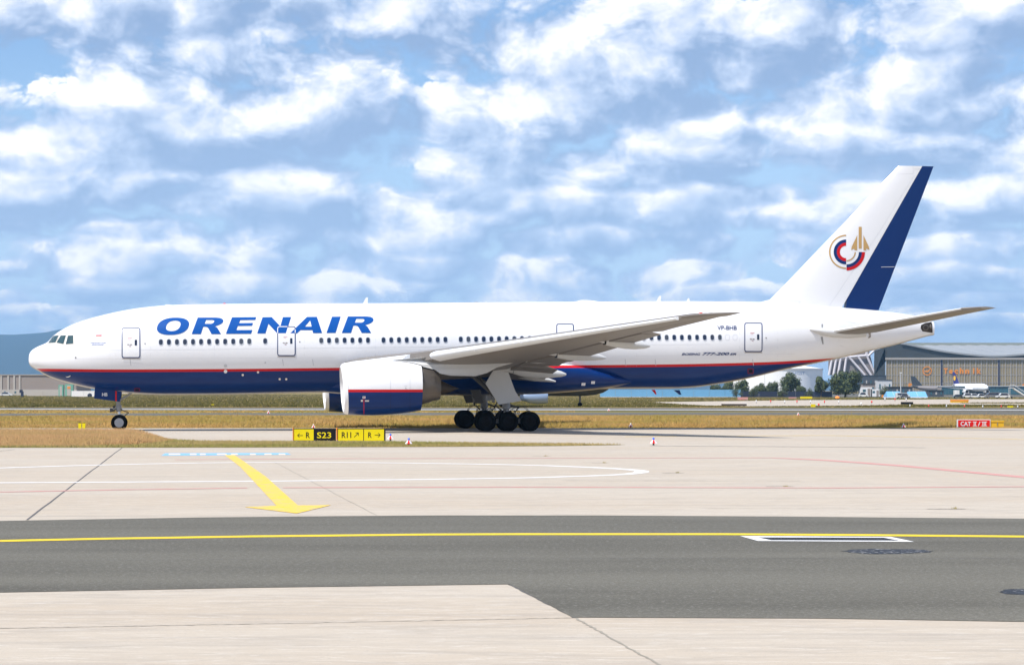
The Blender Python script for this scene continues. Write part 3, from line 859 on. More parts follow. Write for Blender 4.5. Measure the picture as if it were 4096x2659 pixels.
# ---- doors
def door(u0, v0, u1, v1, part=None):
    d = decal('passenger_door', fan(rrect(u0 + 2, v0 + 2, u1 - 2, v1 - 2, 6)), on_fus(.022), 'white_paint', plane, (20, 6))
    out, inn = rrect(u0, v0, u1, v1, 8), rrect(u0 + 3.3, v0 + 3.3, u1 - 3.3, v1 - 3.3, 6)
    g_ = ring_geo(out, inn); decal('door_outline', g_, on_fus(.03), 'navy_paint', d, (0, 8))
    w_ = u1 - u0; h_ = v1 - v0
    decal('door_window', fan(rrect(u0 + .70 * w_, v0 + .40 * h_, u0 + .83 * w_, v0 + .59 * h_, 2)), on_fus(.032), 'window_glass', d, (10, 5))
    decal('door_handle', fan(rrect(u0 + .30 * w_, v0 + .545 * h_, u0 + .56 * w_, v0 + .575 * h_, 1)), on_fus(.04), 'sill_brown', d, (10, 5))
    decal('handle_boss', fan(circ(u0 + .43 * w_, v0 + .57 * h_, 3, 10)), on_fus(.05), 'port_grey', d, (10, 5))
    for a, b_, c_, e_ in ((.33, .34, .56, .36), (.40, .62, .52, .63), (.34, .39, .50, .40)):
        decal('door_placard', fan(rect(u0 + a * w_, v0 + b_ * h_, u0 + c_ * w_, v0 + e_ * h_)), on_fus(.03), 'line_red', d, (10, 5))
    decal('door_sill', fan(rect(u0 + 1, v1 + .8, u1 - 1, v1 + 3.8)), on_fus(.04), 'sill_brown', d, (20, 4))
    return d
door(487, 1311, 561, 1431)
door2 = door(1109, 1305.5, 1182, 1423)
door(2225, 1295, 2295, 1412)
door(2977, 1291, 3049, 1406.5)
for u, v, r_ in ((580, 1374, 2.4), (1199, 1367, 2.4), (3064, 1351, 2.4), (303, 1430, 3)):
    decal('sensor', fan(circ(u, v, r_, 10)), on_fus(.02), 'strut_dark', fus, (0, 0))

# ---- title
Z6 = lambda pts: [(600 + x / 2.644, 1200 + y / 2.644) for x, y in pts]
def slant(cx, cy, a, h, e, sh=0.34, n=44):
    o = []
    for k in range(n):
        q = 2 * math.pi * k / n; c_, s_ = math.cos(q), math.sin(q)
        x = a * math.copysign(abs(c_) ** (2 / e), c_); y = h * math.copysign(abs(s_) ** (2 / e), s_)
        o.append((cx + x - sh * y, cy + y))
    return o
RO = [(440, 360), (505, 187), (700, 187), (745, 192), (770, 205), (776, 222), (768, 240), (748, 256), (718, 269), (682, 278), (703, 286), (716, 300), (751, 360), (650, 360), (615, 297), (602, 286), (585, 283), (563, 283), (537, 360)]
RH = [(593, 212), (660, 212), (676, 217), (680, 227), (670, 243), (648, 252), (577, 252)]
sh2 = lambda L, dx, dy: [(x + dx, y + dy) for x, y in L]
LET = [('O', [slant(243, 278, 166, 90, 2.35), slant(246, 274, 74, 55, 2.3)]),
       ('R', [RO, RH]),
       ('E', [[(802, 357), (867, 184), (1123, 182), (1114, 212), (955, 214), (940, 245), (1089, 243), (1080, 273), (928, 275), (912, 318), (1083, 317), (1068, 356)]]),
       ('N', [[(1133, 353), (1190, 183), (1287, 182), (1378, 278), (1405, 182), (1492, 181), (1437, 352), (1345, 352), (1252, 252), (1220, 353)]]),
       ('A', [[(1482, 352), (1660, 180), (1765, 179), (1820, 349), (1724, 349), (1717, 318), (1590, 318), (1553, 352)], [(1637, 282), (1693, 216), (1709, 282)]]),
       ('I', [[(1866, 348), (1925, 178), (2016, 177), (1962, 347)]]),
       ('R', [sh2(RO, 1588, -12), sh2(RH, 1588, -12)])]
for ch, loops in LET:
    decal('title_letter', poly_geo([[Z6(l) for l in loops]]), on_fus(.026), 'title_blue', fus, (60, 5), label='blue slanted capital letter ' + ch)
# the outline of the second door turns white where it crosses the title
decal('door_outline', (lambda o, i: (o + i, [(k, k + 1, len(o) + k + 1, len(o) + k) for k in range(len(o) - 1)]))(
    [(1109, 1333), (1109, 1313.5), (1111.5, 1308), (1117, 1305.5), (1150, 1305.5)], [(1112, 1333), (1112, 1314), (1114, 1310), (1118, 1308.5), (1149, 1308.5)]), on_fus(.036), 'white_paint', door2, (0, 6))
decal('door_outline', fan(rect(1179, 1318, 1182.2, 1332)), on_fus(.036), 'white_paint', door2, (0, 6))

def lettering(txt, u0, v0, u1, v1, mapper, mat, parent, shear=0.0, bold=0.0, name='lettering', cell=(40, 6)):
    V, F = text_geo(txt, shear, bold)
    V = [(u0 + a * (u1 - u0), v1 - b * (v1 - v0)) for a, b in V]
    return decal(name, (V, F), mapper, mat, parent, cell)
lettering('VP-BHB', 2869, 1303, 2947, 1319.5, on_fus(.02), 'navy_paint', fus, 0, .01)
lettering('BOEING', 2726, 1411.5, 2802, 1421, on_fus(.02), 'navy_paint', fus, .35, .03)
lettering('777-200', 2808, 1409, 2917, 1420.5, on_fus(.02), 'navy_paint', fus, .35, .03)
lettering('ER', 2919, 1412, 2945, 1420, on_fus(.02), 'navy_paint', fus, .35, .03)
lettering('ОРЕНБУРГСКИЕ', 361.5, 1368.5, 424, 1374, on_fus(.02), 'title_blue', fus, .2, .0)
lettering('АВИАЛИНИИ', 366, 1376, 414, 1381.5, on_fus(.02), 'title_blue', fus, .2, .0)
for k, m_ in enumerate(('sign_white', 'navy_paint', 'red_paint')):
    a = 1331.5 + k * 4.4
    decal('flag_stripe', fan([(383.5 - .2 * k, a), (408.5 - .7 * k, a), (407.8 - .7 * k, a + 4.4), (383.2 - .2 * k, a + 4.4)]), on_fus(.02), m_, fus, (0, 0))

# ---- cockpit glazing
Z1 = lambda pts: [(80 + x / 2.575, 1150 + y / 2.575) for x, y in pts]
for pts in ([(283, 578), (345, 495), (410, 490), (370, 572)], [(368, 574), (420, 490), (484, 487), (452, 590)], [(464, 592), (491, 491), (556, 487), (556, 582)]):
    c_ = (sum(x for x, y in pts) / 4, sum(y for x, y in pts) / 4)
    fr = decal('cockpit_window', fan(Z1(pts)), on_fus(.02), 'frame_cream', plane, (8, 8))
    decal('pane', fan(Z1([(c_[0] + (x - c_[0]) * .84, c_[1] + (y - c_[1]) * .86) for x, y in pts])), on_fus(.035), 'cockpit_glass', fr, (8, 8))

# ---- small fittings on the skin
for u, v, r_, m_ in ((902, 1463, 7, 'port_grey'), (902, 1485, 7, 'sign_white'), (971, 1499, 4.6, 'port_pale'), (1032, 1488, 4.6, 'port_pale'), (1118.6, 1515.5, 4.4, 'port_pale'), (1145, 1515.5, 4.4, 'port_pale'), (1061, 1450, 3.4, 'port_grey')):
    decal('round_port', fan(circ(u, v, r_)), on_fus(.015), m_, fus, (0, 0))
decal('pitot_head', fan(Z1([(470, 912), (490, 912), (505, 908), (520, 900), (522, 906), (508, 916), (490, 920)])), on_fus(.04), 'sign_white', fus, (0, 0))
decal('static_vent', ring_geo(rrect(537, 1551, 560, 1566, 5), rrect(539, 1553, 558, 1564, 4)), on_fus(.015), 'vent_red', fus, (0, 0))
decal('static_vent', fan(rrect(541, 1555, 556, 1562, 2)), on_fus(.015), 'sign_black', fus, (0, 0))
decal('outflow_valve', ring_geo(rrect(2990, 1473, 3014, 1494, 4), rrect(2993, 1476, 3011, 1491, 3)), on_fus(.015), 'vent_red', fus, (0, 0))
decal('outflow_valve', fan(rrect(2996, 1478, 3009, 1489, 2)), on_fus(.015), 'sign_black', fus, (0, 0))
for u, v in ((2334, 1536), (2374, 1529)):
    for k in range(4):
        decal('belly_grille', fan([(u - 8 + 4 * k, v + 6), (u - 5.4 + 4 * k, v + 6), (u - 4 + 4 * k, v - 5), (u - 6.6 + 4 * k, v - 5)]), lambda a, b_: (lambda s, z: Vector((s, -fw(s) - .03, z)))(*P(a, b_, -3.2)), 'port_pale', fair, (0, 0))
seam([(440, 1400.5), (800, 1397.5), (1500, 1389), (2050, 1383.5), (2840, 1376.5)], on_fus(.008), fus, .55)
seam([(175, 1440), (176, 1472)], on_fus(.01), fus, .8)
for u in (3166, 2712):
    seam([(u, 1385), (u - 1, 1445)], on_fus(.008), fus, .5)
for u in (462, 602, 858, 1218, 1502, 2546, 2958, 3110):          # skin butt joints
    seam([(u, 1240 if u > 500 else 1262), (u, 1300), (u, 1360), (u, 1420), (u, 1464 if u < 2900 else 1440)], on_fus(.008), fus, .45)
for v0, v1, a, b_ in ((1268, 1262, 560, 1500), (1262, 1256, 1500, 2990), (1436, 1430, 300, 1340), (1425, 1415, 2450, 3180)):          # lap joints
    seam([(a, v0), ((a + b_) / 2, (v0 + v1) / 2), (b_, v1)], on_fus(.008), fus, .4)
for u in (520, 1130, 1250, 2500, 2620, 3010):                       # thin run-off stains below the hatches
    decal('runoff_stain', fan([(u - 1.2, 1436), (u + 1.2, 1436), (u + 5, 1462), (u + 3, 1462)]), on_fus(.009), 'seam_grey', fus, (0, 6))
seam([(3354, 1335), (3356, 1360), (3363, 1383), (3374, 1385)], on_fus(.008), fus, .7)
seam([(3340, 1322), (3346, 1285), (3355, 1280), (3420, 1292)], on_fus(.008), fus, .7)
decal('trim_scale', fan([(3285, 1296), (3292, 1296), (3290, 1312), (3286, 1312)]), on_fus(.02), 'strut_grey', fus, (0, 8))
decal('trim_scale', fan([(3282, 1347), (3291, 1347), (3294, 1376), (3289, 1376)]), on_fus(.02), 'strut_grey', fus, (0, 8))
decal('drain_mast', fan([(3469, 1330), (3481, 1329), (3481, 1348), (3470, 1352), (3476, 1340)]), on_fus(.08), 'sill_brown', fus, (0, 0))
def blade(u, v0, ht, ln, lean, mat='white_paint', nm='blade_antenna'):
    s, z = P(u, v0, 0)
    a = [(s, -.05, z - .1), (s + ln, -.05, z - .1), (s + ln, .05, z - .1), (s, .05, z - .1)]
    b_ = [(s + lean, -.02, z + ht), (s + lean + ln * .35, -.02, z + ht), (s + lean + ln * .35, .02, z + ht), (s + lean, .02, z + ht)]
    obj(nm, loft([a, b_]), mat, plane)
blade(1449, 1213, .40, .36, .26); blade(2622, 1206, .40, .34, .28); blade(2744, 1205.5, .22, .26, .14)
blade(2694, 1554, -.42, .42, .42, 'navy_paint'); blade(2606, 1553, -.42, .25, .28, 'red_paint', 'drain_mast')
s_, z_ = P(898, 1217.5, 0)
obj('beacon', lathe('z', (s_, 0, z_ - .06), [(0, .16), (.10, .14), (.16, .03)], 16), 'lamp_red', plane, smooth=50)
for u in (1905, 1990):
    s_, z_ = P(u, 1210, 0)
    obj('beacon', lathe('z', (s_, 0, z_ - .06), [(0, .2), (.08, .16), (.10, .03)], 14), 'sill_brown', plane, smooth=50)
for u0, u1, h in ((2303, 2392, 6), (660, 684, 2.5)):
    sec = []
    for k in range(9):
        u = u0 + (u1 - u0) * k / 8; s, z = P(u, 1207 if u > 1000 else 1221, 0); x = k / 8
        hh = h / 57 * (min(1, 4.5 * x) if x < .3 else math.cos((x - .3) / .7 * math.pi / 2) ** .6) + .02
        sec.append([(s, .35 * math.cos(math.pi * j / 10), z - .06 + (hh + .06) * math.sin(math.pi * j / 10)) for j in range(11)])
    obj('dome_antenna', loft(sec), 'white_paint', plane, smooth=50)

# ---- landing gear
def tyre(c, r, w, n=32):
    return lathe('y', c, [(-w / 2 * .75, r * .56), (-w / 2, r * .70), (-w / 2, r * .86), (-w / 2 * .72, r * .965), (-w * .2, r), (w * .2, r), (w / 2 * .72, r * .965), (w / 2, r * .86), (w / 2, r * .70), (w / 2 * .75, r * .56)], n, cap=False)
def rim(c, r, w, n=24):
    g = lathe('y', c, [(-w * .38, r * .57), (-w * .30, r * .47), (-w * .12, r * .42), (-w * .12, r * .24), (-w * .44, r * .19), (-w * .48, .02)], n)
    h = lathe('y', c, [(w * .38, r * .57), (w * .30, r * .47), (w * .12, r * .42), (w * .12, r * .24), (w * .44, r * .19), (w * .48, .02)], n)
    return join(g, h)
NS, NR_ = 5.98, 0.545
ng = obj('nose_gear', join(tube([(NS, 0, NR_), (NS - .03, 0, 1.35)], .085), tube([(NS - .03, 0, 1.3), (NS - .10, 0, 2.8)], .14), lathe('z', (NS - .04, 0, 1.32), [(0, .16), (.06, .19), (.36, .19), (.42, .15)], 14),
                           tube([(NS, -.5, NR_), (NS, .5, NR_)], .07), tube([(NS - .06, -.12, 2.0), (NS + 1.15, -.12, 2.75)], .07)), 'strut_grey', plane, smooth=40)
obj('piston', tube([(NS, 0, NR_), (NS - .03, 0, 1.36)], .095), 'chrome', ng, smooth=40)
for t in (-.36, .36):
    obj('tyre', tyre((NS, t, NR_), NR_, .40), 'tyre_rubber', ng, smooth=40)
    obj('rim', rim((NS, t, NR_), NR_, .40), 'rim_metal', ng, smooth=40)
obj('torque_link', join(tube([(NS + .12, 0, 1.42), (NS + .62, 0, 1.22), (NS + .12, 0, .78)], .045, 8), tube([(NS + .1, -.1, 1.35), (NS + .5, -.12, 1.36), (NS + .6, -.1, 1.2), (NS + .2, -.1, .85)], .014, 6)), 'strut_dark', ng)
obj('taxi_lamp', join(lathe('x', (NS - .62, -.22, 1.38), [(0, .13), (.03, .14), (.2, .1), (.28, .04)], 14), tube([(NS - .4, -.22, 1.38), (NS - .05, 0, 1.5)], .05), lathe('x', (NS - .42, .05, 1.6), [(0, .1), (.16, .08)], 12), box(NS - .5, NS - .1, -.1, .1, 1.27, 1.31)), 'strut_dark', ng)
for sg in (-1, 1):
    pts = [P(u, v, -.8) for u, v in ((380, 1545), (486, 1566), (480, 1606), (376, 1593))]
    d = obj('gear_door', prism(pts, sg * .80 - .025, sg * .80 + .025), 'navy_paint', ng)
    if sg < 0:
        m_ = lambda u, v: (lambda s, z: Vector((s, -.85, z)))(*P(u, v, -.85))
        lettering('HB', 408, 1570.5, 429.5, 1584, m_, 'sign_white', ng, .05, .02)
        decal('red_mark', fan([(461, 1563), (467, 1564), (467, 1605), (461, 1604)]), m_, 'red_paint', ng, (0, 0))
MS, MR, MT = 31.6, 0.655, 5.49
for sg in (-1, 1):
    T = sg * MT
    mg = obj('main_gear', join(tube([(MS, T, .75), (MS - .05, T, 1.75)], .19), tube([(MS - .05, T, 1.7), (MS - .25, T - sg * .25, 4.3)], .26, 14), lathe('z', (MS - .03, T, 1.45), [(0, .22), (.05, .27), (.34, .27), (.42, .24)], 16),
                               box(MS - 1.75, MS + 1.75, T - .14, T + .14, .52, .82), tube([(MS - .1, T - sg * .1, 2.2), (MS - 2.3, T - sg * 1.1, 3.9)], .15), tube([(MS - .15, T - sg * .1, 2.6), (MS, T - sg * 2.4, 3.6)], .14),
                               tube([(MS - .9, T - sg * .05, 1.9), (MS - .9, T - sg * .2, 3.4)], .1)), 'strut_grey', plane, smooth=40)
    obj('piston', join(tube([(MS, T, .72), (MS - .03, T, 1.5)], .175), lathe('z', (MS, T, 1.10), [(0, .26), (.05, .28), (.1, .26)], 16)), 'chrome', mg, smooth=40)
    obj('drag_brace', join(tube([(MS - .35, T, 1.9), (MS - 1.05, T, 2.55), (MS - 2.25, T - sg * .6, 3.75)], [.09, .13, .16], 10), tube([(MS - .3, T + .2, 1.35), (MS - .75, T + .2, 1.7), (MS - .35, T + .2, 2.4)], .07, 8)), 'strut_dark', mg)
    obj('torque_link', tube([(MS + .2, T, 1.75), (MS + .78, T, 1.55), (MS + .25, T, .95)], .08, 8), 'strut_dark', mg)
    for k, a in enumerate((-1.47, 0, 1.47)):
        obj('axle', tube([(MS + a, T - .95, MR), (MS + a, T + .95, MR)], .10), 'rim_shaded', mg)
        for dt in (-.70, .70):
            obj('tyre', tyre((MS + a, T + dt, MR), MR, .50), 'tyre_rubber', mg, smooth=40)
            obj('rim', rim((MS + a, T + dt, MR), MR, .50), 'rim_shaded', mg, smooth=40)
    hoses = []
    for a, b_, h in ((-.1, -1.25, 1.62), (.2, 1.5, 1.62), (.1, .75, 1.35), (-.1, -.6, 1.35), (.15, .5, 1.15)):
        for dt in (-.25, .22):
            hoses.append(tube([(MS + a, T + dt, 1.35), (MS + a + (b_ - a) * .3, T + dt * 1.5, h), (MS + a + (b_ - a) * .75, T + dt * 1.8, h), (MS + b_, T + dt * 1.6, h - .35)], .016, 6))
            hoses.append(tube([(MS + b_, T + dt, .8), (MS + b_ + .05, T + dt * 1.2, 1.3), (MS + b_ * .9, T + dt * 1.4, 1.42)], .02, 6))
    obj('brake_hoses', join(*hoses), 'hose_black', mg)
    pts = [P(u, v, -6.45) for u, v in ((1978, 1476), (2032.6, 1487), (2061, 1565), (2086, 1602), (1995, 1618), (1942, 1534), (1964, 1495))]
    obj('gear_door', prism(pts, sg * 6.45 - .03, sg * 6.45 + .03), 'light_grey', mg, label='large flat grey door plate hung on the gear leg')
    pts = [P(u, v, -3.2) for u, v in ((1880, 1545), (1925, 1545), (1935, 1612), (1908, 1614))]
    obj('body_gear_door', prism([(s, z) for s, z in pts], sg * 2.6 - .03, sg * 2.6 + .03), 'strut_dark', mg)
# ------------------------------------------------------------------ ground
def ground_mats():
    def base(name):
        m = bpy.data.materials.new(name); m.use_nodes = True
        t = NT(m.node_tree); b = m.node_tree.nodes['Principled BSDF']
        tc = t.n('ShaderNodeTexCoord'); MATS[name] = m
        return t, b, tc.outputs['Object']
    # concrete: warm pale slabs with broom streaks along the lanes, scuffs and faint stains
    t, b, o = base('concrete')
    big = t.noise(t.vm('MULTIPLY', o, (0.035, 0.16, 1)), 1.0, 4.0, 0.55)
    mid = t.noise(t.vm('MULTIPLY', o, (0.5, 2.2, 1)), 1.0, 6.0, 0.65, 0.6)
    fine = t.noise(o, 26.0, 4.0, 0.7)
    tyre_ = t.noise(t.vm('MULTIPLY', o, (0.018, 1.6, 1)), 1.0, 5.0, 0.6, 0.3)
    strk = t.noise(t.vm('MULTIPLY', o, (1.1, 7.0, 1)), 1.3, 7.0, 0.72, 1.6)
    col = t.mix(t.rng(big, 0.3, 0.7), (0.462, 0.388, 0.300, 1), (0.485, 0.425, 0.345, 1))
    col = t.mix(t.rng(mid, 0.45, 0.66, 0.0, 0.50), col, (0.36, 0.315, 0.262, 1))
    col = t.mix(t.rng(strk, 0.52, 0.64, 0.0, 0.62), col, (0.61, 0.565, 0.495, 1))
    col = t.mix(t.rng(fine, 0.53, 0.68, 0.0, 0.45), col, (0.29, 0.265, 0.24, 1))
    col = t.mix(t.rng(tyre_, 0.53, 0.70, 0.0, 0.38), col, (0.30, 0.265, 0.23, 1))
    t.put(b.inputs['Base Color'], col); b.inputs['Roughness'].default_value = 0.88; b.inputs['Specular IOR Level'].default_value = 0.25
    bp = t.n('ShaderNodeBump'); bp.inputs['Strength'].default_value = 0.35; bp.inputs['Distance'].default_value = 0.006
    t.put(bp.inputs['Height'], t.m('ADD', fine, strk)); t.put(b.inputs['Normal'], bp.outputs[0])
    # asphalt
    t, b, o = base('asphalt')
    fine = t.noise(o, 38.0, 3.0, 0.75); agg = t.noise(o, 13.0, 5.0, 0.8)
    lane = t.noise(t.vm('MULTIPLY', o, (0.03, 0.30, 1)), 1.0, 3.0, 0.5); blot = t.noise(t.vm('MULTIPLY', o, (0.25, 0.8, 1)), 1.0, 5.0, 0.6)
    col = t.mix(t.rng(lane, 0.32, 0.68), (0.096, 0.089, 0.070, 1), (0.158, 0.148, 0.118, 1))
    col = t.mix(t.rng(blot, 0.35, 0.75, 0.0, 0.5), col, (0.156, 0.147, 0.118, 1))
    col = t.mix(t.rng(fine, 0.46, 0.62, 0.0, 0.65), col, (0.070, 0.068, 0.060, 1))
    col = t.mix(t.rng(agg, 0.52, 0.64, 0.0, 0.60), col, (0.26, 0.25, 0.22, 1))
    t.put(b.inputs['Base Color'], col); b.inputs['Roughness'].default_value = 0.9; b.inputs['Specular IOR Level'].default_value = 0.2
    bp = t.n('ShaderNodeBump'); bp.inputs['Strength'].default_value = 0.5; bp.inputs['Distance'].default_value = 0.008
    t.put(bp.inputs['Height'], agg); t.put(b.inputs['Normal'], bp.outputs[0])
    # field under the grass
    t, b, o = base('meadow')
    a = t.noise(t.vm('MULTIPLY', o, (0.012, 0.020, 1)), 1.0, 5.0, 0.6); f = t.noise(t.vm('MULTIPLY', o, (1.2, 0.5, 1)), 1.0, 6.0, 0.7)
    col = t.mix(t.rng(a, 0.35, 0.65), (0.19, 0.165, 0.040, 1), (0.36, 0.225, 0.070, 1))
    col = t.mix(t.rng(f, 0.45, 0.7, 0.0, 0.6), col, (0.14, 0.135, 0.030, 1))
    t.put(b.inputs['Base Color'], col); b.inputs['Roughness'].default_value = 0.95; b.inputs['Specular IOR Level'].default_value = 0.1
    # grass blades: colour of each blade from its own tint, drifted by patches
    for nm, dry, green, dark in (('grass_dry', (0.76, 0.46, 0.23), (0.62, 0.43, 0.17), (0.60, 0.32, 0.14)), ('grass_short', (0.56, 0.42, 0.175), (0.33, 0.32, 0.085), (0.40, 0.29, 0.10)),
                                 ('grass_band', (0.66, 0.40, 0.135), (0.46, 0.36, 0.085), (0.50, 0.28, 0.085)), ('grass_far', (0.24, 0.185, 0.045), (0.115, 0.115, 0.022), (0.065, 0.065, 0.016))):
        t, b, o = base(nm)
        at = t.n('ShaderNodeAttribute', attribute_name='tint').outputs['Fac']
        pa = t.noise(t.vm('MULTIPLY', o, (0.10, 0.07, 0.3)), 1.0, 4.0, 0.6)
        col = t.mix(t.rng(pa, 0.38, 0.64), (*green, 1), (*dry, 1))
        col = t.mix(t.rng(at, 0.0, 0.55, 0.75, 0.0, False), col, (*dark, 1))
        col = t.mix(t.rng(at, 0.80, 1.0, 0.0, 0.75, False), col, (0.50, 0.38, 0.20, 1))
        t.put(b.inputs['Base Color'], col); b.inputs['Roughness'].default_value = 0.85; b.inputs['Specular IOR Level'].default_value = 0.15
        ge = t.n('ShaderNodeNewGeometry'); nn = t.vm('NORMALIZE', t.vm('ADD', t.vm('MULTIPLY', ge.outputs['Normal'], (.45, .45, .45)), (0, -.1, 1))); t.put(b.inputs['Normal'], nn)     # a sward catches light like its tips
        tr = t.n('ShaderNodeBsdfTranslucent'); t.put(tr.inputs[0], col); mx = t.n('ShaderNodeMixShader'); mx.inputs[0].default_value = 0.35      # thin blades let light through
        t.put(mx.inputs[1], b.outputs[0]); t.put(mx.inputs[2], tr.outputs[0]); t.put(t.t.nodes['Material Output'].inputs[0], mx.outputs[0])
ground_mats()
def tar():
    m = MATS['tar_patch']; t = NT(m.node_tree); b = m.node_tree.nodes['Principled BSDF']; o = t.n('ShaderNodeTexCoord').outputs['Object']
    f = t.noise(t.vm('MULTIPLY', o, (1, .5, 1)), 9.0, 6.0, .75)
    t.put(b.inputs['Base Color'], t.mix(t.rng(f, .53, .62), (0.012, 0.012, 0.013, 1), (0.30, 0.29, 0.28, 1)))  # pale flecks: light pebbles, and glints painted into the colour
tar()

def sheet(name, poly, z, mat, parent=None, nx=1):
    tri = tessellate_polygon([[Vector((a, b, 0)) for a, b in poly]])
    o = obj(name, ([(a, b, z) for a, b in poly], [tuple(t3) for t3 in tri]), mat, parent)
    for p in o.data.polygons:
        if p.normal.z < 0:
            p.flip()
    return o
def gp(pts): return [G(u, v) for u, v in pts]
def ribbon(name, pts, wpx, z, mat, parent=None):
    """a painted line along photograph pixels; wpx rows wide"""
    V, F = [], []
    for k, (u, v) in enumerate(pts):
        w = wpx[k] if isinstance(wpx, (list, tuple)) else wpx
        a, b = G(u, v - w / 2), G(u, v + w / 2)
        V += [(a[0], a[1], z), (b[0], b[1], z)]
    F = [(2 * k, 2 * k + 1, 2 * k + 3, 2 * k + 2) for k in range(len(pts) - 1)]
    return obj(name, (V, F), mat, parent)
def bar(name, p, q, w, z, mat, parent=None, wob=0.0, seg=1):
    """a strip between two ground points in metres"""
    p, q = Vector(p), Vector(q); d = (q - p); n_ = Vector((-d.y, d.x)).normalized() * w / 2
    V = []
    for k in range(seg + 1):
        c = p + d * k / seg + n_ * (random.uniform(-wob, wob) * 2); e = 1 + random.uniform(-wob, wob) * .6
        V += [((c + n_ * e).x, (c + n_ * e).y, z), ((c - n_ * e).x, (c - n_ * e).y, z)]
    return obj(name, (V, [(2 * k, 2 * k + 1, 2 * k + 3, 2 * k + 2) for k in range(seg)]), mat, parent)

def big_disc(r0):
    V = [(0, 0, -0.03)]; F = []
    rr = [400, 1500, 5000, r0]; n = 64
    for r in rr:
        V += [(r * math.cos(2 * math.pi * k / n), r * math.sin(2 * math.pi * k / n), -0.03) for k in range(n)]
    F += [(0, 1 + k, 1 + (k + 1) % n) for k in range(n)]
    for i in range(len(rr) - 1):
        a, b = 1 + i * n, 1 + (i + 1) * n
        F += [(a + k, b + k, b + (k + 1) % n, a + (k + 1) % n) for k in range(n)]
    return V, F
struct(obj('ground', big_disc(12400), 'meadow'))
apron = struct(sheet('apron', [(-75, 12), (75, 12), (75, 156.5), (-75, 156.5)], 0.0, 'concrete'))
road = struct(sheet('asphalt_road', gp([(-4600, 2162), (-700, 2095), (0, 2083), (800, 2069), (1700, 2061), (2400, 2061), (3200, 2066), (4096, 2074), (4800, 2083), (8600, 2134), (8600, 2556), (4800, 2500), (4096, 2486), (3300, 2473), (2290, 2468.5), (2040, 2336), (1000, 2350), (0, 2369), (-700, 2384), (-4600, 2466)]), 0.006, 'asphalt'))
# seams of the paving
J = lambda pts, w, m, wob=.25, seg=24: [bar('paving_joint', G(*a), G(*b), w, 0.0045, m, apron, wob, seg) for a, b in zip(pts, pts[1:])]
J([(490, 1789), (107, 2079)], .05, 'joint_tar'); J([(1093, 1845), (1506, 2060)], .022, 'joint_sand', .7, 50)
J([(2040, 2337), (2300, 2470)], .045, 'joint_tar'); J([(2300, 2470), (2640, 2659)], .03, 'joint_sand', .6, 40); J([(2640, 2659), (2900, 2800)], .03, 'joint_sand')
J([(-500, 2520), (0, 2512), (1000, 2495), (2290, 2470)], .03, 'joint_sand', .7, 60)
J([(2600, 1783), (3150, 1786), (3700, 1790)], .35, 'joint_tar', .5, 30)
J([(2250, 1922), (3200, 1923)], .05, 'joint_tar', .7, 40); J([(2800, 2032), (3900, 2036)], .035, 'joint_sand', .7, 40)
J([(60, 1669 + 128), (0, 1804)], .06, 'joint_tar')
bar('road_seam', G(-100, 2247), G(1500, 2232), .02, .0095, 'joint_tar', road, .6, 40); bar('road_seam', G(1500, 2232), G(4200, 2234), .02, .0095, 'joint_tar', road, .6, 60)
# paint
tag_line = lambda o: struct(o)
tag_line(ribbon('yellow_centre_line', [(-4600, 2256), (-700, 2178), (0, 2164), (400, 2155.5), (1000, 2146), (1700, 2138.5), (2048, 2137), (2900, 2137), (3500, 2141), (4096, 2146.5), (4800, 2155), (8600, 2209)], 7.6, 0.0105, 'road_yellow'))
ar = struct(sheet('yellow_arrow_marking', gp([(899, 1819.5), (938, 1819.5), (1000, 1862), (1062, 1905), (1192, 2021.7), (1325, 2020), (1187.6, 2053.5), (977, 2027.7), (1106, 2022.5), (1003, 1912), (960, 1866)]), 0.0085, 'line_yellow'))
ribbon_w = [(-3000, 1973), (-500, 1888), (0, 1871), (400, 1859), (800, 1851), (1075, 1848.5), (1500, 1850), (2048, 1858), (2300, 1866), (2450, 1873), (2530, 1878.5), (2562, 1882.5), (2568, 1886), (2555, 1890), (2500, 1896), (2400, 1901), (2250, 1906), (2048, 1911.5), (1500, 1919), (1000, 1924), (0, 1930), (-500, 1933), (-3000, 1948)]
def path_line(name, px, w, z, mat):
    P_ = [Vector(G(u, v)) for u, v in px]
    Q = []
    for i in range(len(P_) - 1):           # smooth
        p0, p1, p2, p3 = P_[max(i - 1, 0)], P_[i], P_[i + 1], P_[min(i + 2, len(P_) - 1)]
        for k in range(6):
            t = k / 6; Q.append(0.5 * ((2 * p1) + (p2 - p0) * t + (2 * p0 - 5 * p1 + 4 * p2 - p3) * t * t + (3 * p1 - p0 - 3 * p2 + p3) * t ** 3))
    Q.append(P_[-1]); V = []
    for i, p in enumerate(Q):
        d = (Q[min(i + 1, len(Q) - 1)] - Q[max(i - 1, 0)]).normalized(); n_ = Vector((-d.y, d.x)) * w / 2
        V += [(p.x + n_.x, p.y + n_.y, z), (p.x - n_.x, p.y - n_.y, z)]
    return struct(obj(name, (V, [(2 * k, 2 * k + 1, 2 * k + 3, 2 * k + 2) for k in range(len(Q) - 1)]), mat))
path_line('white_stand_line', ribbon_w, .48, 0.005, 'line_white')
struct(ribbon('red_line', [(-3500, 2012), (-500, 1974), (0, 1967.5), (500, 1958), (990, 1951)], 2.6, 0.006, 'line_red'))
struct(ribbon('red_line', [(1132, 1950), (2048, 1947.7), (2800, 1949.5), (3339, 1951), (4096, 1946), (4700, 1941), (7000, 1922)], 2.6, 0.006, 'line_red'))
struct(ribbon('red_line', [(700, 1838), (1300, 1834), (2048, 1832.4), (3089, 1830.6)], 1.4, 0.006, 'line_red'))
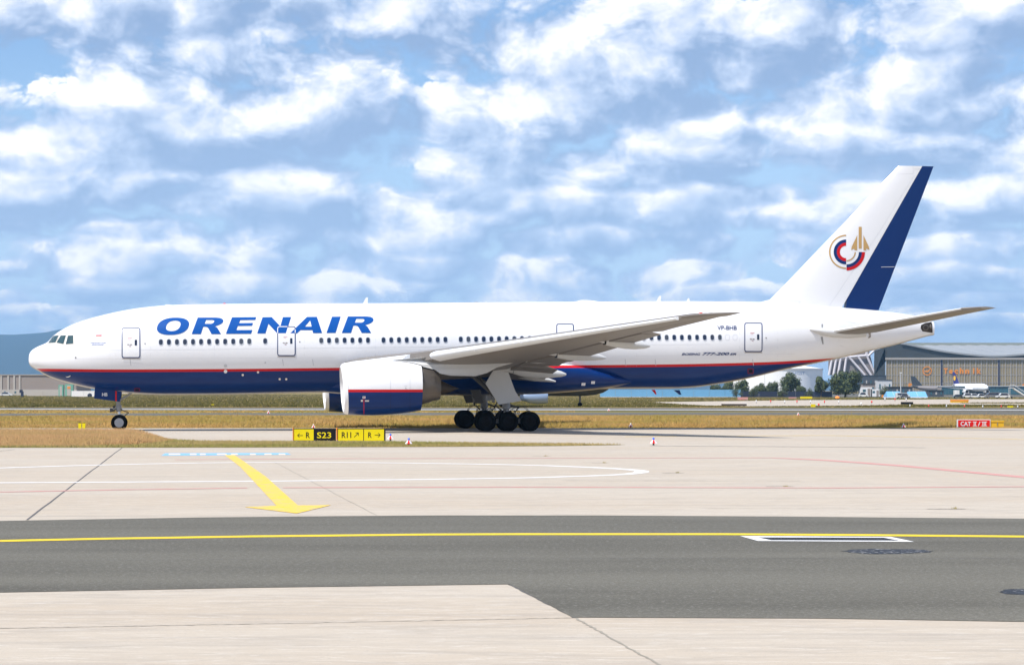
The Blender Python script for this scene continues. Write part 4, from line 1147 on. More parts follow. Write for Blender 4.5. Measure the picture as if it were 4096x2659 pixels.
struct(ribbon('red_line', [(3089, 1831), (3300, 1840), (3600, 1862), (4096, 1908), (4500, 1945), (5600, 2046)], [2, 4.5, 6, 7, 8, 10], 0.0063, 'line_red'))
struct(ribbon('yellow_taxi_line', [(2500, 1746), (3300, 1741), (4096, 1757), (4400, 1762)], .9, 0.005, 'line_yellow'))
bl = struct(sheet('blue_stand_marking', gp([(660, 1812.5), (1150, 1811), (1165, 1818), (645, 1822)]), 0.005, 'line_blue'))
for a, b in ((675, 720), (760, 785), (800, 822), (868, 905), (925, 950), (1000, 1022), (1058, 1085), (1115, 1140)):
    sheet('stand_number', gp([(a, 1814.6), (b, 1814.4), (b + 2, 1819), (a, 1819.4)]), 0.009, 'line_white', bl)
# drain channel with grating, tar patches
def on_g(z): return lambda u, v: Vector((*G(u, v), z))
og = gp([(2960, 2144.7), (3562.6, 2148), (3657, 2168), (3033, 2164.5)]); ig = gp([(3030, 2150), (3535, 2151.5), (3600, 2163.5), (3085, 2161.5)])
dr = tag(obj('drain_grating', ([(x, y, .012) for x, y in og + ig], [(j, (j + 1) % 4, 4 + (j + 1) % 4, 4 + j) for j in range(4)]), 'line_white'), 'long iron drain grating in a white painted frame set in the asphalt', 'drain')
sheet('grating_bed', ig, .0085, 'dark_void', dr)
a0, a1, b1, b0 = [Vector(p) for p in ig]
for k in range(41):
    p, q = a0.lerp(a1, (k + .5) / 41), b0.lerp(b1, (k + .5) / 41)
    bar('grate_bar', p, q, .025, .0125, 'iron_grate', dr)
for k in range(4):
    bar('grate_bar', a0.lerp(b0, (k + .5) / 4), a1.lerp(b1, (k + .5) / 4), .03, .0128, 'iron_grate', dr)
def patch(name, cu, cv, ru, rv, lab):
    pts = [(cu + ru * math.cos(k * math.pi / 20) * random.uniform(.82, 1.08), cv + rv * math.sin(k * math.pi / 20) * random.uniform(.8, 1.1)) for k in range(40)]
    o = sheet(name, gp(pts), .0105, 'tar_patch')
    o['kind'] = 'structure'
    return o
patch('tar_patch', 3548, 2206, 180, 10.5, ''); patch('tar_patch', 4090, 2368, 95, 12, '')

# ------------------------------------------------------------------ runway and roads beyond
struct(sheet('runway', gp([(-900, 1629), (4996, 1631), (4996, 1647), (-900, 1637)]), 0.0, 'asphalt'))
struct(sheet('service_road', gp([(-900, 1655), (2100, 1649.5), (4996, 1645.5), (4996, 1662), (2100, 1660), (-900, 1666)]), 0.008, 'asphalt'))
struct(ribbon('runway_edge_line', [(-900, 1636), (600, 1637.5), (2048, 1638.5), (3300, 1639.5), (4996, 1641)], 1.5, 0.02, 'line_white'))
struct(sheet('far_taxiway', gp([(2600, 1608), (3200, 1600), (3900, 1596), (5200, 1598), (5200, 1604), (3900, 1610), (3400, 1624), (3000, 1627), (2800, 1622)]), 0.0, 'concrete'))
struct(sheet('far_taxiway', gp([(3500, 1612), (5200, 1616), (5200, 1621), (3700, 1617)]), 0.006, 'concrete'))
struct(sheet('far_apron', gp([(3250, 1588), (5400, 1588), (5400, 1573), (2900, 1573), (3100, 1582)]), 0.0, 'asphalt'))
struct(sheet('far_apron', gp([(-1200, 1576), (420, 1576), (560, 1571), (-1200, 1571)]), 0.01, 'concrete'))

# ------------------------------------------------------------------ grass
def blades(name, X, Y, H, Wd, mat, label=None, lean=.35, cards=1):
    n = len(X); ang = rng.uniform(-.9, .9, n); ca, sa = np.cos(ang), np.sin(ang)
    lx = rng.normal(0, lean, n) * H; ly = rng.normal(0, lean * .6, n) * H
    V = np.zeros((n, 3, 3)); V[:, 0] = np.stack([X - Wd * ca, Y - Wd * sa, np.full(n, -.04)], 1); V[:, 1] = np.stack([X + Wd * ca, Y + Wd * sa, np.full(n, -.04)], 1)
    V[:, 2] = np.stack([X + lx, Y + ly, H], 1)
    me = bpy.data.meshes.new(name)
    me.vertices.add(3 * n); me.vertices.foreach_set('co', V.reshape(-1))
    me.loops.add(3 * n); me.loops.foreach_set('vertex_index', np.arange(3 * n, dtype=np.int32))
    me.polygons.add(n); me.polygons.foreach_set('loop_start', np.arange(0, 3 * n, 3, dtype=np.int32))
    me.update()
    a = me.attributes.new('tint', 'FLOAT', 'POINT'); a.data.foreach_set('value', np.repeat(rng.uniform(0, 1, n), 3))
    me.materials.append(MATS[mat])
    o = link(bpy.data.objects.new(name, me)); o['kind'] = 'stuff'
    o['label'] = label; o['category'] = 'grass'
    return o
def pxpts(n, y0, y1, u0=-150, u1=4250, power=1.0):
    Y = y0 + (y1 - y0) * rng.uniform(0, 1, n) ** power; U = rng.uniform(u0, u1, n)
    return (U - 2048) * Y / FPX, Y, U, HOR + FPX * EYE / Y
def inpoly(U, V, poly):
    r = np.zeros(len(U), bool); n = len(poly)
    for i in range(n):
        x0, y0 = poly[i]; x1, y1 = poly[(i + 1) % n]
        c = (y0 > V) != (y1 > V)
        r ^= c & (U < (x1 - x0) * (V - y0) / (y1 - y0 + 1e-9) + x0)
    return r
# island in front of the taxiway: soil sheet, tall seeded grass at the left, mown strip to the right
ISL = [(-900, 1791), (900, 1789.5), (1700, 1787), (2250, 1783), (2500, 1779), (2300, 1775.5), (1900, 1771), (1550, 1767), (1150, 1766), (800, 1764), (650, 1757), (590, 1748), (560, 1741), (-900, 1741)]
struct(sheet('grass_verge', gp(ISL), 0.012, 'meadow'))
X, Y, U, V_ = pxpts(170000, 103, 133, -150, 700)
k = inpoly(U, V_, [(-300, 1789), (300, 1786), (520, 1779), (640, 1770), (700, 1762), (640, 1754), (585, 1745), (560, 1741), (-300, 1741)])
X, Y, U, V_ = X[k], Y[k], U[k], V_[k]
hh = np.clip((1789 - V_) / 14, .22, 1) * np.clip((720 - U) / 200, .25, 1) * rng.uniform(.26, .54, len(X))
blades('tall_grass', X, Y, hh, rng.uniform(.006, .017, len(X)), 'grass_dry', 'tall reddish brown seeded grass on the verge by the nose wheel')
X, Y, U, V_ = pxpts(120000, 103, 134, -150, 2560)
k = inpoly(U, V_, ISL) & ~((U < 560) & (V_ < 1780))
X, Y = X[k], Y[k]
blades('mown_grass', X, Y, rng.uniform(.03, .13, len(X)) , rng.uniform(.012, .03, len(X)), 'grass_short', 'mown straw coloured grass strip around the yellow signs')
X, Y, U, V_ = pxpts(210000, 156.6, 240, power=1.25)
edge = np.minimum(np.clip((Y - 156.4) / 6, .25, 1), np.clip((240 - Y) / 25, .25, 1))
hh = edge * rng.uniform(.12, .34, len(X)) * (.75 + .5 * np.sin(X * .21 + 2 * np.sin(Y * .08)) ** 2)
hh[rng.uniform(0, 1, len(X)) < .0006] *= 3.0
lo = HOR + FPX * EYE / Y
k = lo > np.interp(U, [-900, 2100, 4996], [1666.5, 1660.5, 1662.5])
blades('meadow_grass', X[k], Y[k], hh[k], rng.uniform(.014, .04, k.sum()), 'grass_band', 'golden brown meadow grass between the taxiway and the runway')
X, Y, U, V_ = pxpts(40000, 228, 322)
k = (V_ < np.interp(U, [-900, 2100, 4996], [1654, 1648.5, 1645])) & (V_ > np.interp(U, [-900, 4996], [1638, 1648])) & (U < 2300)
blades('meadow_grass', X[k], Y[k], rng.uniform(.05, .16, k.sum()), rng.uniform(.03, .07, k.sum()), 'grass_band', 'narrow grass wedge between runway and service road')
X, Y, U, V_ = pxpts(190000, 350, 1450, power=2.4)
k = ~inpoly(U, V_, [(2600, 1608), (3200, 1600), (3900, 1596), (5200, 1598), (5200, 1604), (3900, 1610), (3400, 1624), (3000, 1627), (2800, 1622)]) & ~inpoly(U, V_, [(3500, 1611.5), (5200, 1615.5), (5200, 1621.5), (3700, 1618)])
k &= ~((U > 3000) & (V_ < 1589)) & (V_ < 1627.5) & (V_ > 1575)
X, Y, U = X[k], Y[k], U[k]
blades('far_grass', X, Y, rng.uniform(.10, .42, len(X)) * np.where(U < 1400, .9, .55), rng.uniform(.05, .16, len(X)), 'grass_far', 'dark olive rough grass field beyond the runway', lean=.6)
# tufts in the paving joints
for k_, (u, v, w) in enumerate(((2165, 1824, 70), (2400, 1851, 70), (2692, 1891, 85), (3120, 1945.5, 110), (3785, 2035, 155))):
    x0, y0 = G(u - w / 2, v); x1, y1 = G(u + w / 2, v)
    bar('paving_joint', (x0, y0), (x1, y1), .10, .0047, 'joint_tar', apron, .5, 20)
    n = 40; X = x0 + (x1 - x0) * np.clip(rng.normal(.72, .05, n), 0, 1); Y = np.full(n, y0) + rng.normal(0, .03, n)
    blades('weed_tuft', X, Y, rng.uniform(.02, .07, n), rng.uniform(.005, .012, n), 'grass_short', 'small weed tuft growing from a crack in the paving', .6)

# ------------------------------------------------------------------ signs and lights near the taxiway
def flat(y, x0=0):      # pixel mapper on the vertical plane at depth y
    return lambda u, v: Vector((W(u, v, y)[0], y, W(u, v, y)[1]))
def local(root, f):
    inv = root.location.copy()
    return lambda u, v: f(u, v) - inv
def arrow(u, v, L, ang, w=2.0, hd=11):
    d = Vector((math.cos(R(ang)), -math.sin(R(ang)))); n_ = Vector((-d.y, d.x)); c = Vector((u, v))
    a, b = c - d * L / 2, c + d * L / 2
    pts1 = [a + n_ * w / 2, b + n_ * w / 2, b - n_ * w / 2, a - n_ * w / 2]
    out = [[[p[:] for p in pts1]]]
    for s in (1, -1):
        e = b - d * hd * .75 + n_ * s * hd * .75; q = (d * .7 + n_ * -s * .7).normalized(); m = Vector((-q.y, q.x)) * w / 2
        out.append([[p[:] for p in (b + m, b - m, e - m, e + m)]])
    return poly_geo(out)
def sign(name, lab, u0, u1, v0, v1, y, panels, depth=.3):
    x0, z1 = W(u0, v0, y); x1, z0 = W(u1, v1, y)
    root = thing(name, lab, 'sign', ((x0 + x1) / 2, y, 0))
    w = (x1 - x0) / 2
    obj('housing', box(-w, w, 0, depth, z0, z1), 'sign_black', root)
    obj('leg', box(-w + .1, -w + .18, .1, .2, 0, z0 + .02), 'strut_grey', root); obj('leg', box(w - .18, w - .1, .1, .2, 0, z0 + .02), 'strut_grey', root)
    for a, b, col, marks in panels:
        pn = decal('panel', fan(rect(a, v0 + 3, b, v1 - 2)), local(root, flat(y - .012)), col, root, (0, 0))
        for kind, args, mc in marks:
            if kind == 't':
                lettering(*args, local(root, flat(y - .02)), mc, pn, 0, .012, cell=(0, 0))
            else:
                decal('arrow', arrow(*args), local(root, flat(y - .02)), mc, pn, (0, 0))
    return root
ZS = lambda x, y: (1150 + x / 4.76, 1680 + y / 4.76)
s1 = sign('taxiway_sign', 'left taxiway sign reading arrow R on yellow and S23 on black', 1172.5, 1342, 1713, 1762.5, 117.0,
          [(1175, 1254.5, 'sign_yellow', [('t', ('R', *ZS(352, 228), *ZS(425, 340)), 'sign_black'), ('a', (*ZS(242, 290), 22, 180), 'sign_black')]),
           (1255, 1341, 'sign_black', [('t', ('S23', *ZS(562, 228), *ZS(832, 342)), 'sign_yellow')])])
obj('end_strip', box(-1.16, -1.12, -.05, .3, .05, .72), 'orange_paint', s1); s1.children[-1].location = (0, 0, 0)
s2 = sign('taxiway_sign', 'right taxiway sign, all yellow, reading R11 and R with two arrows', 1350, 1541, 1713, 1764.5, 116.8,
          [(1352, 1453, 'sign_yellow', [('t', ('R11', *ZS(1032, 226), *ZS(1212, 336)), 'sign_black'), ('a', (*ZS(1310, 280), 24, 45), 'sign_black')]),
           (1456, 1536, 'sign_yellow', [('t', ('R', *ZS(1535, 228), *ZS(1603, 334)), 'sign_black'), ('a', (*ZS(1712, 281), 22, 0), 'sign_black')])])
obj('end_strip', box(-1.35, -1.29, -.05, .3, .05, .72), 'orange_paint', s2)
# red sign
y = 158.6
x0, z1 = W(3830, 1677, y); x1, z0 = W(3962, 1709, y)
cs = thing('runway_holding_sign', 'red sign with white border reading CAT II/III in the grass', 'sign', ((x0 + x1) / 2, y, 0))
w = (x1 - x0) / 2
obj('housing', box(-w, w, 0, .3, z0, z1), 'sign_white', cs)
obj('leg', box(-w + .2, -w + .3, .1, .2, -.05, z0 + .02), 'strut_grey', cs); obj('leg', box(w - .3, w - .2, .1, .2, -.05, z0 + .02), 'strut_grey', cs)
pn = decal('panel', fan(rect(3832.3, 1679.3, 3959.7, 1706.7)), local(cs, flat(y - .012)), 'sign_red', cs, (0, 0))
fm = local(cs, flat(y - .024)); ZC = lambda x, y_: (3300 + x / 2.99, 1350 + y_ / 2.99)
lettering('CAT', *ZC(1622, 1003), *ZC(1745, 1056), fm, 'sign_white', pn, 0, .02, cell=(0, 0))
def roman(x0, x1, n):
    a = [rect(*ZC(x0, 1003), *ZC(x1, 1010)), rect(*ZC(x0, 1050), *ZC(x1, 1057))]
    for k in range(n):
        c = x0 + (x1 - x0) * (k + 1) / (n + 1) if n == 3 else x0 + (x1 - x0) * (.33 + .34 * k)
        a.append(rect(*ZC(c - 4, 1011), *ZC(c + 4, 1049)))
    return poly_geo([[q] for q in a])
decal('lettering', roman(1768, 1815, 2), fm, 'sign_white', pn, (0, 0)); decal('lettering', roman(1872, 1938, 3), fm, 'sign_white', pn, (0, 0))
decal('lettering', fan([ZC(*p) for p in ((1828, 1057), (1837, 1057), (1860, 1003), (1851, 1003))]), fm, 'sign_white', pn, (0, 0))
x0, z1 = W(3964, 1682, y); x1, z0 = W(4017, 1708, y)
yb = thing('junction_box', 'amber yellow cabinet with a lid beside the red sign', 'cabinet', ((x0 + x1) / 2, y, 0)); w = (x1 - x0) / 2
obj('cabinet_body', box(-w + .03, w - .03, .0, .4, -.02, z1 - .1), 'box_amber', yb); obj('lid', box(-w, w, -.04, .44, z1 - .098, z1), 'box_amber', yb); obj('catch', box(-.04, 0, -.05, -.004, z1 - .35, z1 - .12), 'sill_brown', yb)
# twin yellow boxes left
for k, (u0, u1, lab) in enumerate(((313, 325, 'left one of two narrow yellow marker posts standing in the grass'), (328.5, 341, 'right one of two narrow yellow marker posts standing in the grass'))):
    y = 139.0 + k; x0, z1 = W(u0, 1690, y); x1, _ = W(u1, 1690, y); w = (x1 - x0) / 2
    r_ = thing('marker_post', lab, 'marker', ((x0 + x1) / 2, y, 0), group='twin yellow marker posts')
    obj('post', prism([(-w * .8, -.05), (w * .8, -.05), (w, z1 - .03), (-w, z1 - .03)], 0, .12), 'sign_yellow', r_); obj('cap', box(-w * .9, w * .9, .01, .11, z1 - .03, z1), 'sign_black', r_)
# blue taxiway edge lights with red and white skirts
def edge_light(u, v, lab, size=1.0, blue=True, y=None, grp='taxiway edge lights'):
    x, yy = G(u, v)
    r_ = thing('edge_light', lab, 'light', (x, yy, 0), group=grp)
    n = 8; k = size
    obj('stem', lathe('z', (0, 0, 0), [(0, .05 * k), (.12 * k, .04 * k)], 8), 'strut_dark', r_)
    for j in range(n):
        a0, a1 = 2 * math.pi * (j - .5) / n, 2 * math.pi * (j + .5) / n
        V = [(.20 * k * math.cos(a0), .20 * k * math.sin(a0), .10 * k), (.20 * k * math.cos(a1), .20 * k * math.sin(a1), .10 * k), (.06 * k * math.cos(a1), .06 * k * math.sin(a1), .27 * k), (.06 * k * math.cos(a0), .06 * k * math.sin(a0), .27 * k)]
        obj('skirt_panel', (V, [(0, 1, 2, 3)]), 'sign_red' if j % 2 == 0 else 'sign_white', r_)
    obj('lens', lathe('z', (0, 0, .27 * k), [(0, .055 * k), (.05 * k, .06 * k), (.10 * k, .045 * k), (.12 * k, .01 * k)], 10), 'blue_lens' if blue else 'sign_white', r_, smooth=50)
edge_light(1562, 1762, 'small edge light with red and white skirt just right of the yellow signs')
edge_light(1635, 1782, 'nearest edge light with red and white skirt, at the front of the mown strip')
edge_light(2614, 1780, 'lone edge light with red and white skirt on the bare concrete')
edge_light(1254, 1713, 'edge light peeping over the left taxiway sign', .8, False)
edge_light(2523, 1711, 'small white edge light under the rear fuselage at the grass rim', .9, False)
edge_light(3614, 1712.5, 'small red and white edge light on the grass rim left of the red sign', .9, False)
for u, v, lab in ((1074, 1655, 'tiny red and white light on the service road left of the engines'), (2435, 1645, 'tiny red and white light on the runway behind the main wheels'), (3193, 1664, 'tiny white light on the far rim of the meadow under the tail')):
    edge_light(u, v, lab, 1.0, False, grp='runway lights')
# ------------------------------------------------------------------ the background
material('forest', (0.018, 0.038, 0.034), 0.95, vary=0.35, scale=0.004)
material('hall_grey', (0.30, 0.255, 0.225), 0.8, vary=0.1, scale=0.05)
material('hall_pale', (0.46, 0.43, 0.39), 0.8, vary=0.08, scale=0.1)
material('slate', (0.045, 0.052, 0.052), 0.6, vary=0.2, scale=0.06)
material('hangar_door', (0.30, 0.24, 0.135), 0.75, vary=0.18, scale=0.15)
material('hangar_rib', (0.38, 0.345, 0.30), 0.7, vary=0.1, scale=0.2)
material('door_gap', (0.028, 0.030, 0.060), 0.7, vary=0.1)
material('roof_sheet', (0.30, 0.315, 0.32), 0.6, vary=0.12, scale=0.08, stretch=(1, .2, 1))
material('roof_edge', (0.26, 0.28, 0.24), 0.8, vary=0.1)
material('strut_white', (0.70, 0.66, 0.68), 0.6, vary=0.06)
material('side_wall', (0.24, 0.21, 0.20), 0.8, vary=0.1, scale=.1)
material('tank_white', (0.88, 0.89, 0.90), 0.5, vary=0.03, scale=.1)
material('tank_text', (0.36, 0.45, 0.62), 0.6, vary=0.0)
material('tent_blue', (0.16, 0.40, 0.66), 0.6, vary=0.1, scale=.3)
material('teal_glass', (0.045, 0.125, 0.155), 0.25, vary=0.25, scale=.15)
material('container_green', (0.16, 0.40, 0.30), 0.6, vary=0.08)
material('blue_wall', (0.012, 0.020, 0.050), 0.7, vary=0.2, scale=.2)
material('dark_kit', (0.06, 0.07, 0.08), 0.7, vary=0.3, scale=.5)
material('car_white', (0.72, 0.73, 0.74), 0.3, coat=.4, vary=0.0)
material('car_grey', (0.20, 0.20, 0.21), 0.3, coat=.4, vary=0.0)
material('car_dark', (0.02, 0.035, 0.025), 0.3, coat=.4, vary=0.0)
material('sky_blue_hull', (0.25, 0.34, 0.50), 0.35, coat=.3, vary=0.05)
material('tail_indigo', (0.025, 0.022, 0.16), 0.4, vary=0.0)
material('grey_dark_hull', (0.030, 0.036, 0.042), 0.5, vary=0.15, scale=.2)
material('grey_hull', (0.19, 0.17, 0.165), 0.5, vary=0.1, scale=.2)
material('bark', (0.085, 0.062, 0.042), 0.9, vary=0.2)
material('lamp_orange', (1.0, 0.22, 0.02), 0.3, vary=0.0, emit=1.2)
material('lamp_warm', (1.0, 0.35, 0.22), 0.3, vary=0.0, emit=0.35)
m = bpy.data.materials.new('leaves'); m.use_nodes = True
t = NT(m.node_tree); b = m.node_tree.nodes['Principled BSDF']
at = t.n('ShaderNodeAttribute', attribute_name='tint').outputs['Fac']
t.put(b.inputs['Base Color'], t.mix(at, (0.024, 0.046, 0.012, 1), (0.110, 0.130, 0.030, 1))); b.inputs['Roughness'].default_value = .7
MATS['leaves'] = m

# hills
V, F = [], []
YH = 11000.0
ridge = pchip([-3200, -800, 0, 86, 172, 250, 420, 800, 1300, 2000, 3200, 4200, 7000], [1420, 1350, 1338, 1336.5, 1329, 1316, 1296, 1330, 1420, 1490, 1520, 1530, 1540])
n = 160
for k in range(n + 1):
    u = -3200 + 10200 * k / n
    v = ridge(u) + 1.0 * math.sin(u * .041) + .7 * math.sin(u * .113 + 1)
    x, z = W(u, v, YH)
    for f_, dy in ((-.02, -2600), (.25, -1900), (.6, -1000), (.86, -370), (1.0, 0), (.6, 600), (-.02, 1300)):
        V.append((x * (YH + dy) / YH, YH + dy, max(z * f_ + 7 * math.sin(u * .03 + f_ * 9) * (0 < f_ < 1), -15)))
F = [(i * 7 + j, i * 7 + j + 1, (i + 1) * 7 + j + 1, (i + 1) * 7 + j) for i in range(n) for j in range(6)]
struct(obj('hills', (V, F), 'forest', smooth=60))

def wbox(u0, u1, v0, v1, y, d):
    x0, z1 = W(u0, v0, y); x1, z0 = W(u1, v1, y)
    return x0, x1, z0, z1

# ---- grey long hall at the left
y = 1150.0
x0, x1, _, z1 = wbox(-220, 305, 1500, 1575, y, 0)
hall = thing('airport_hall', 'long low grey hall with pale pillars on the left horizon', 'building', (0, y, 0))
obj('wall', box(x0, x1, 0, 40, -.1, z1), 'hall_grey', hall)
obj('plinth', box(x0 - .3, x1 + .3, -.4, .0, -.1, 3.0), 'hall_pale', hall)
for u in (-150, -118, -70, 5, 33, 57, 79):
    xx = W(u, 1500, y)[0]; obj('pillar', box(xx - .45, xx + .45, -.35, .0, 3.0, z1 - .2), 'hall_pale', hall)
obj('roof_edge', box(x0 - .4, x1 + .4, -.5, 40, z1, z1 + .35), 'hall_pale', hall)
for u in (20, 62, 120, 134, 165, 172, 179, 186, 197, 205):
    xx = W(u, 1500, y)[0]; f_ = obj('window', box(xx - .5, xx + .5, -.46, -.41, 1.1, 2.2), 'hall_grey', hall); obj('pane', box(xx - .42, xx + .42, -.50, -.465, 1.2, 2.1), 'teal_glass', f_)
y = 980.0
for u0, u1, v0, lab in ((234, 253, 1539, 'small mint green container left of its wider twin beneath the nose'), (260, 291, 1536, 'wider mint green container with an orange panel beneath the nose')):
    x0, x1, _, z1 = wbox(u0, u1, v0, 1575, y, 0)
    c = thing('site_container', lab, 'container', ((x0 + x1) / 2, y, 0), group='mint green containers'); w = (x1 - x0) / 2
    obj('shell', box(-w, w, 0, 2.6, -.1, z1), 'container_green', c); obj('door_frame', box(-w * .5, w * .5, -.06, 0, .2, z1 - .6), 'hall_pale', c)
    if u0 > 255:
        obj('panel', box(-w * .4, w * .4, -.12, -.065, z1 * .62, z1 * .8), 'orange_paint', c)
def long_wall(name, lab, cat, u0, u1, v0, v1, y, mat, cap=None, d=.5, grp=None):
    x0, z1 = W(u0, v0, y); x1, _ = W(u1, v1, y); r_ = thing(name, lab, cat, ((x0 + x1) / 2, y, 0), group=grp); w = (x1 - x0) / 2
    n = max(2, int((x1 - x0) / 6))
    for k in range(n):
        a, b_ = -w + 2 * w * k / n, -w + 2 * w * (k + 1) / n - .08
        obj('panel', box(a, b_, 0, d, .12, max(z1, .9)), mat, r_)
    obj('base', box(-w, w, -.08, d + .08, -.1, .12), cap or 'hall_pale', r_)
    return r_
long_wall('low_wall', 'long pale low wall in front of the grey hall', 'wall', 108, 300, 1564, 1578, 1020, 'hall_pale')
long_wall('white_barrier', 'bright white slanting barrier rail just left of the nose gear door', 'barrier', 286, 384, 1563, 1570, 900, 'sign_white')
x, z = W(359, 1571, 890); r_ = thing('cable_drum', 'dark round drum at the end of the white barrier', 'drum', (x, 890, 0)); obj('drum', lathe('y', (0, 0, .55), [(-.4, .8), (-.35, .9), (.35, .9), (.4, .8)], 20), 'blue_wall', r_); obj('hub', lathe('y', (0, 0, .55), [(-.5, .2), (.5, .2)], 12), 'dark_kit', r_)
x, z = W(88, 1552, 900); r_ = thing('pump_stand', 'small dark blue machine standing at the field rim far left', 'machine', (x, 900, 0)); obj('mast', box(-.5, .5, 0, .8, -.1, 2.2), 'blue_wall', r_); obj('arm', box(-1.1, .2, .1, .6, 1.6, 2.9), 'blue_wall', r_)

# ---- vehicles
def car(name, lab, u, v, y, L, Hh, col, face=1, van=False, grp='vehicles on the far apron'):
    x, _ = W(u, v, y); r_ = thing(name, lab, 'van' if van else 'car', (x, y, 0), 0, grp)
    h0 = .32; b0 = Hh * .56
    if van:
        prof_ = [(-L / 2, h0), (L / 2, h0), (L / 2, b0), (L * .40, b0 + .1), (L * .27, Hh * .97), (-L * .45, Hh), (-L / 2, Hh * .9)]
        glass = [(-L * .40, b0), (L * .37, b0), (L * .255, Hh * .90), (-L * .40, Hh * .90)]
    else:
        prof_ = [(-L / 2, h0), (L / 2, h0), (L * .49, b0 * .85), (L * .28, b0), (L * .13, Hh), (-L * .30, Hh), (-L * .46, b0), (-L / 2, b0 * .95)]
        glass = [(-L * .42, b0), (L * .26, b0), (L * .12, Hh * .94), (-L * .29, Hh * .94)]
    f = lambda q: [(face * a, b_) for a, b_ in q]
    bd = obj('body', prism(f(prof_), 0, 1.8), col, r_)
    obj('side_window', prism(f(glass), -.02, -.004), 'window_glass', bd)
    obj('windscreen', prism(f([(L * .27, b0 + .05), (L * .275, b0 + .05), (L * .14, Hh * .93), (L * .13, Hh * .93)] if not van else [(L * .395, b0 + .15), (L * .405, b0 + .15), (L * .285, Hh * .93), (L * .275, Hh * .93)]), .15, 1.65), 'window_glass', bd)
    for a in (-L * .31, L * .31):
        for yy in (-.03, 1.6):
            w = obj('wheel', lathe('y', (face * a, yy, .33), [(0, .2), (0, .33), (.22, .33), (.22, .2)], 16), 'tyre_rubber', r_); obj('rim', lathe('y', (face * a, yy - .01, .33), [(0, .2), (.02, .06), (0, .02)], 12), 'rim_metal', w)
    return r_
car('parked_car', 'white estate car nearest to the boarding stairs on the far apron', 4013, 1590, 735, 4.7, 1.75, 'car_white', -1)
car('parked_van', 'silver grey van left of the white estate car on the far apron', 3972, 1590, 740, 4.9, 2.0, 'car_grey', -1, True)
car('parked_car', 'white car under the far white jet, with black wheels', 3868, 1590, 742, 3.9, 1.7, 'car_white', -1)
car('parked_car', 'small white car between the white car and the grey van', 3901, 1590, 748, 3.4, 1.6, 'car_white', 1)
car('parked_car', 'small pale car close beside the grey van', 3930, 1590, 746, 3.2, 1.5, 'car_white', 1)
car('parked_car', 'dark green low car in front of the white container', 3838, 1590, 730, 3.9, 1.3, 'car_dark', 1)
car('parked_van', 'white van standing between the two blue tents', 3612, 1590, 728, 4.6, 1.9, 'car_white', 1, True)
car('parked_car', 'dark car in front of the right blue tent', 3622, 1591, 724, 3.4, 1.3, 'car_grey', 1)
car('parked_car', 'pale car beside the hangar equipment under the big tree', 3455, 1585, 820, 3.6, 1.9, 'car_white', 1)
car('parked_car', 'tiny white car at the far left rim of the field', 24, 1573, 1000, 5.5, 1.8, 'car_white', 1)
# boarding stairs
x, _ = W(4045, 1590, 720); st = thing('boarding_stairs', 'white mobile boarding stairs sloping down to the right edge', 'stairs', (x, 720, 0))
obj('platform', box(-.5, 1.0, 0, 2, 3.4, 3.6), 'car_white', st); obj('platform_frame', join(tube([(-.4, .1, 0), (-.4, .1, 3.4)], .06), tube([(-.4, 1.9, 0), (-.4, 1.9, 3.4)], .06), tube([(-.4, .1, 3.6), (-.4, .1, 4.5), (1, .1, 4.5)], .06)), 'car_white', st)
obj('stringer', prism([(0.9, 3.55), (5.6, .45), (5.6, .05), (0.9, 3.05)], 0, .12), 'car_white', st); obj('stringer', prism([(0.9, 3.55), (5.6, .45), (5.6, .05), (0.9, 3.05)], 1.88, 2.0), 'car_white', st)
for k in range(12):
    a = .95 + 4.6 * k / 12; zz = 3.5 - 3.1 * k / 12; obj('step', box(a, a + .36, .13, 1.87, zz - .05, zz), 'dark_kit', st)
for s_ in (0.05, 1.95):
    obj('handrail', tube([(1.0, s_, 4.5), (5.6, s_, 1.4)], .06), 'car_white', st)
    for k in range(6):
        a = 1 + 4.6 * k / 5; zz = 4.5 - 3.1 * k / 5; obj('rail_post', tube([(a, s_, zz - .95), (a, s_, zz)], .04), 'dark_kit', st)
for a in (.2, 4.8):
    obj('wheel', lathe('y', (a, .05, .3), [(0, .1), (0, .3), (.2, .3), (.2, .1)], 14), 'tyre_rubber', st)

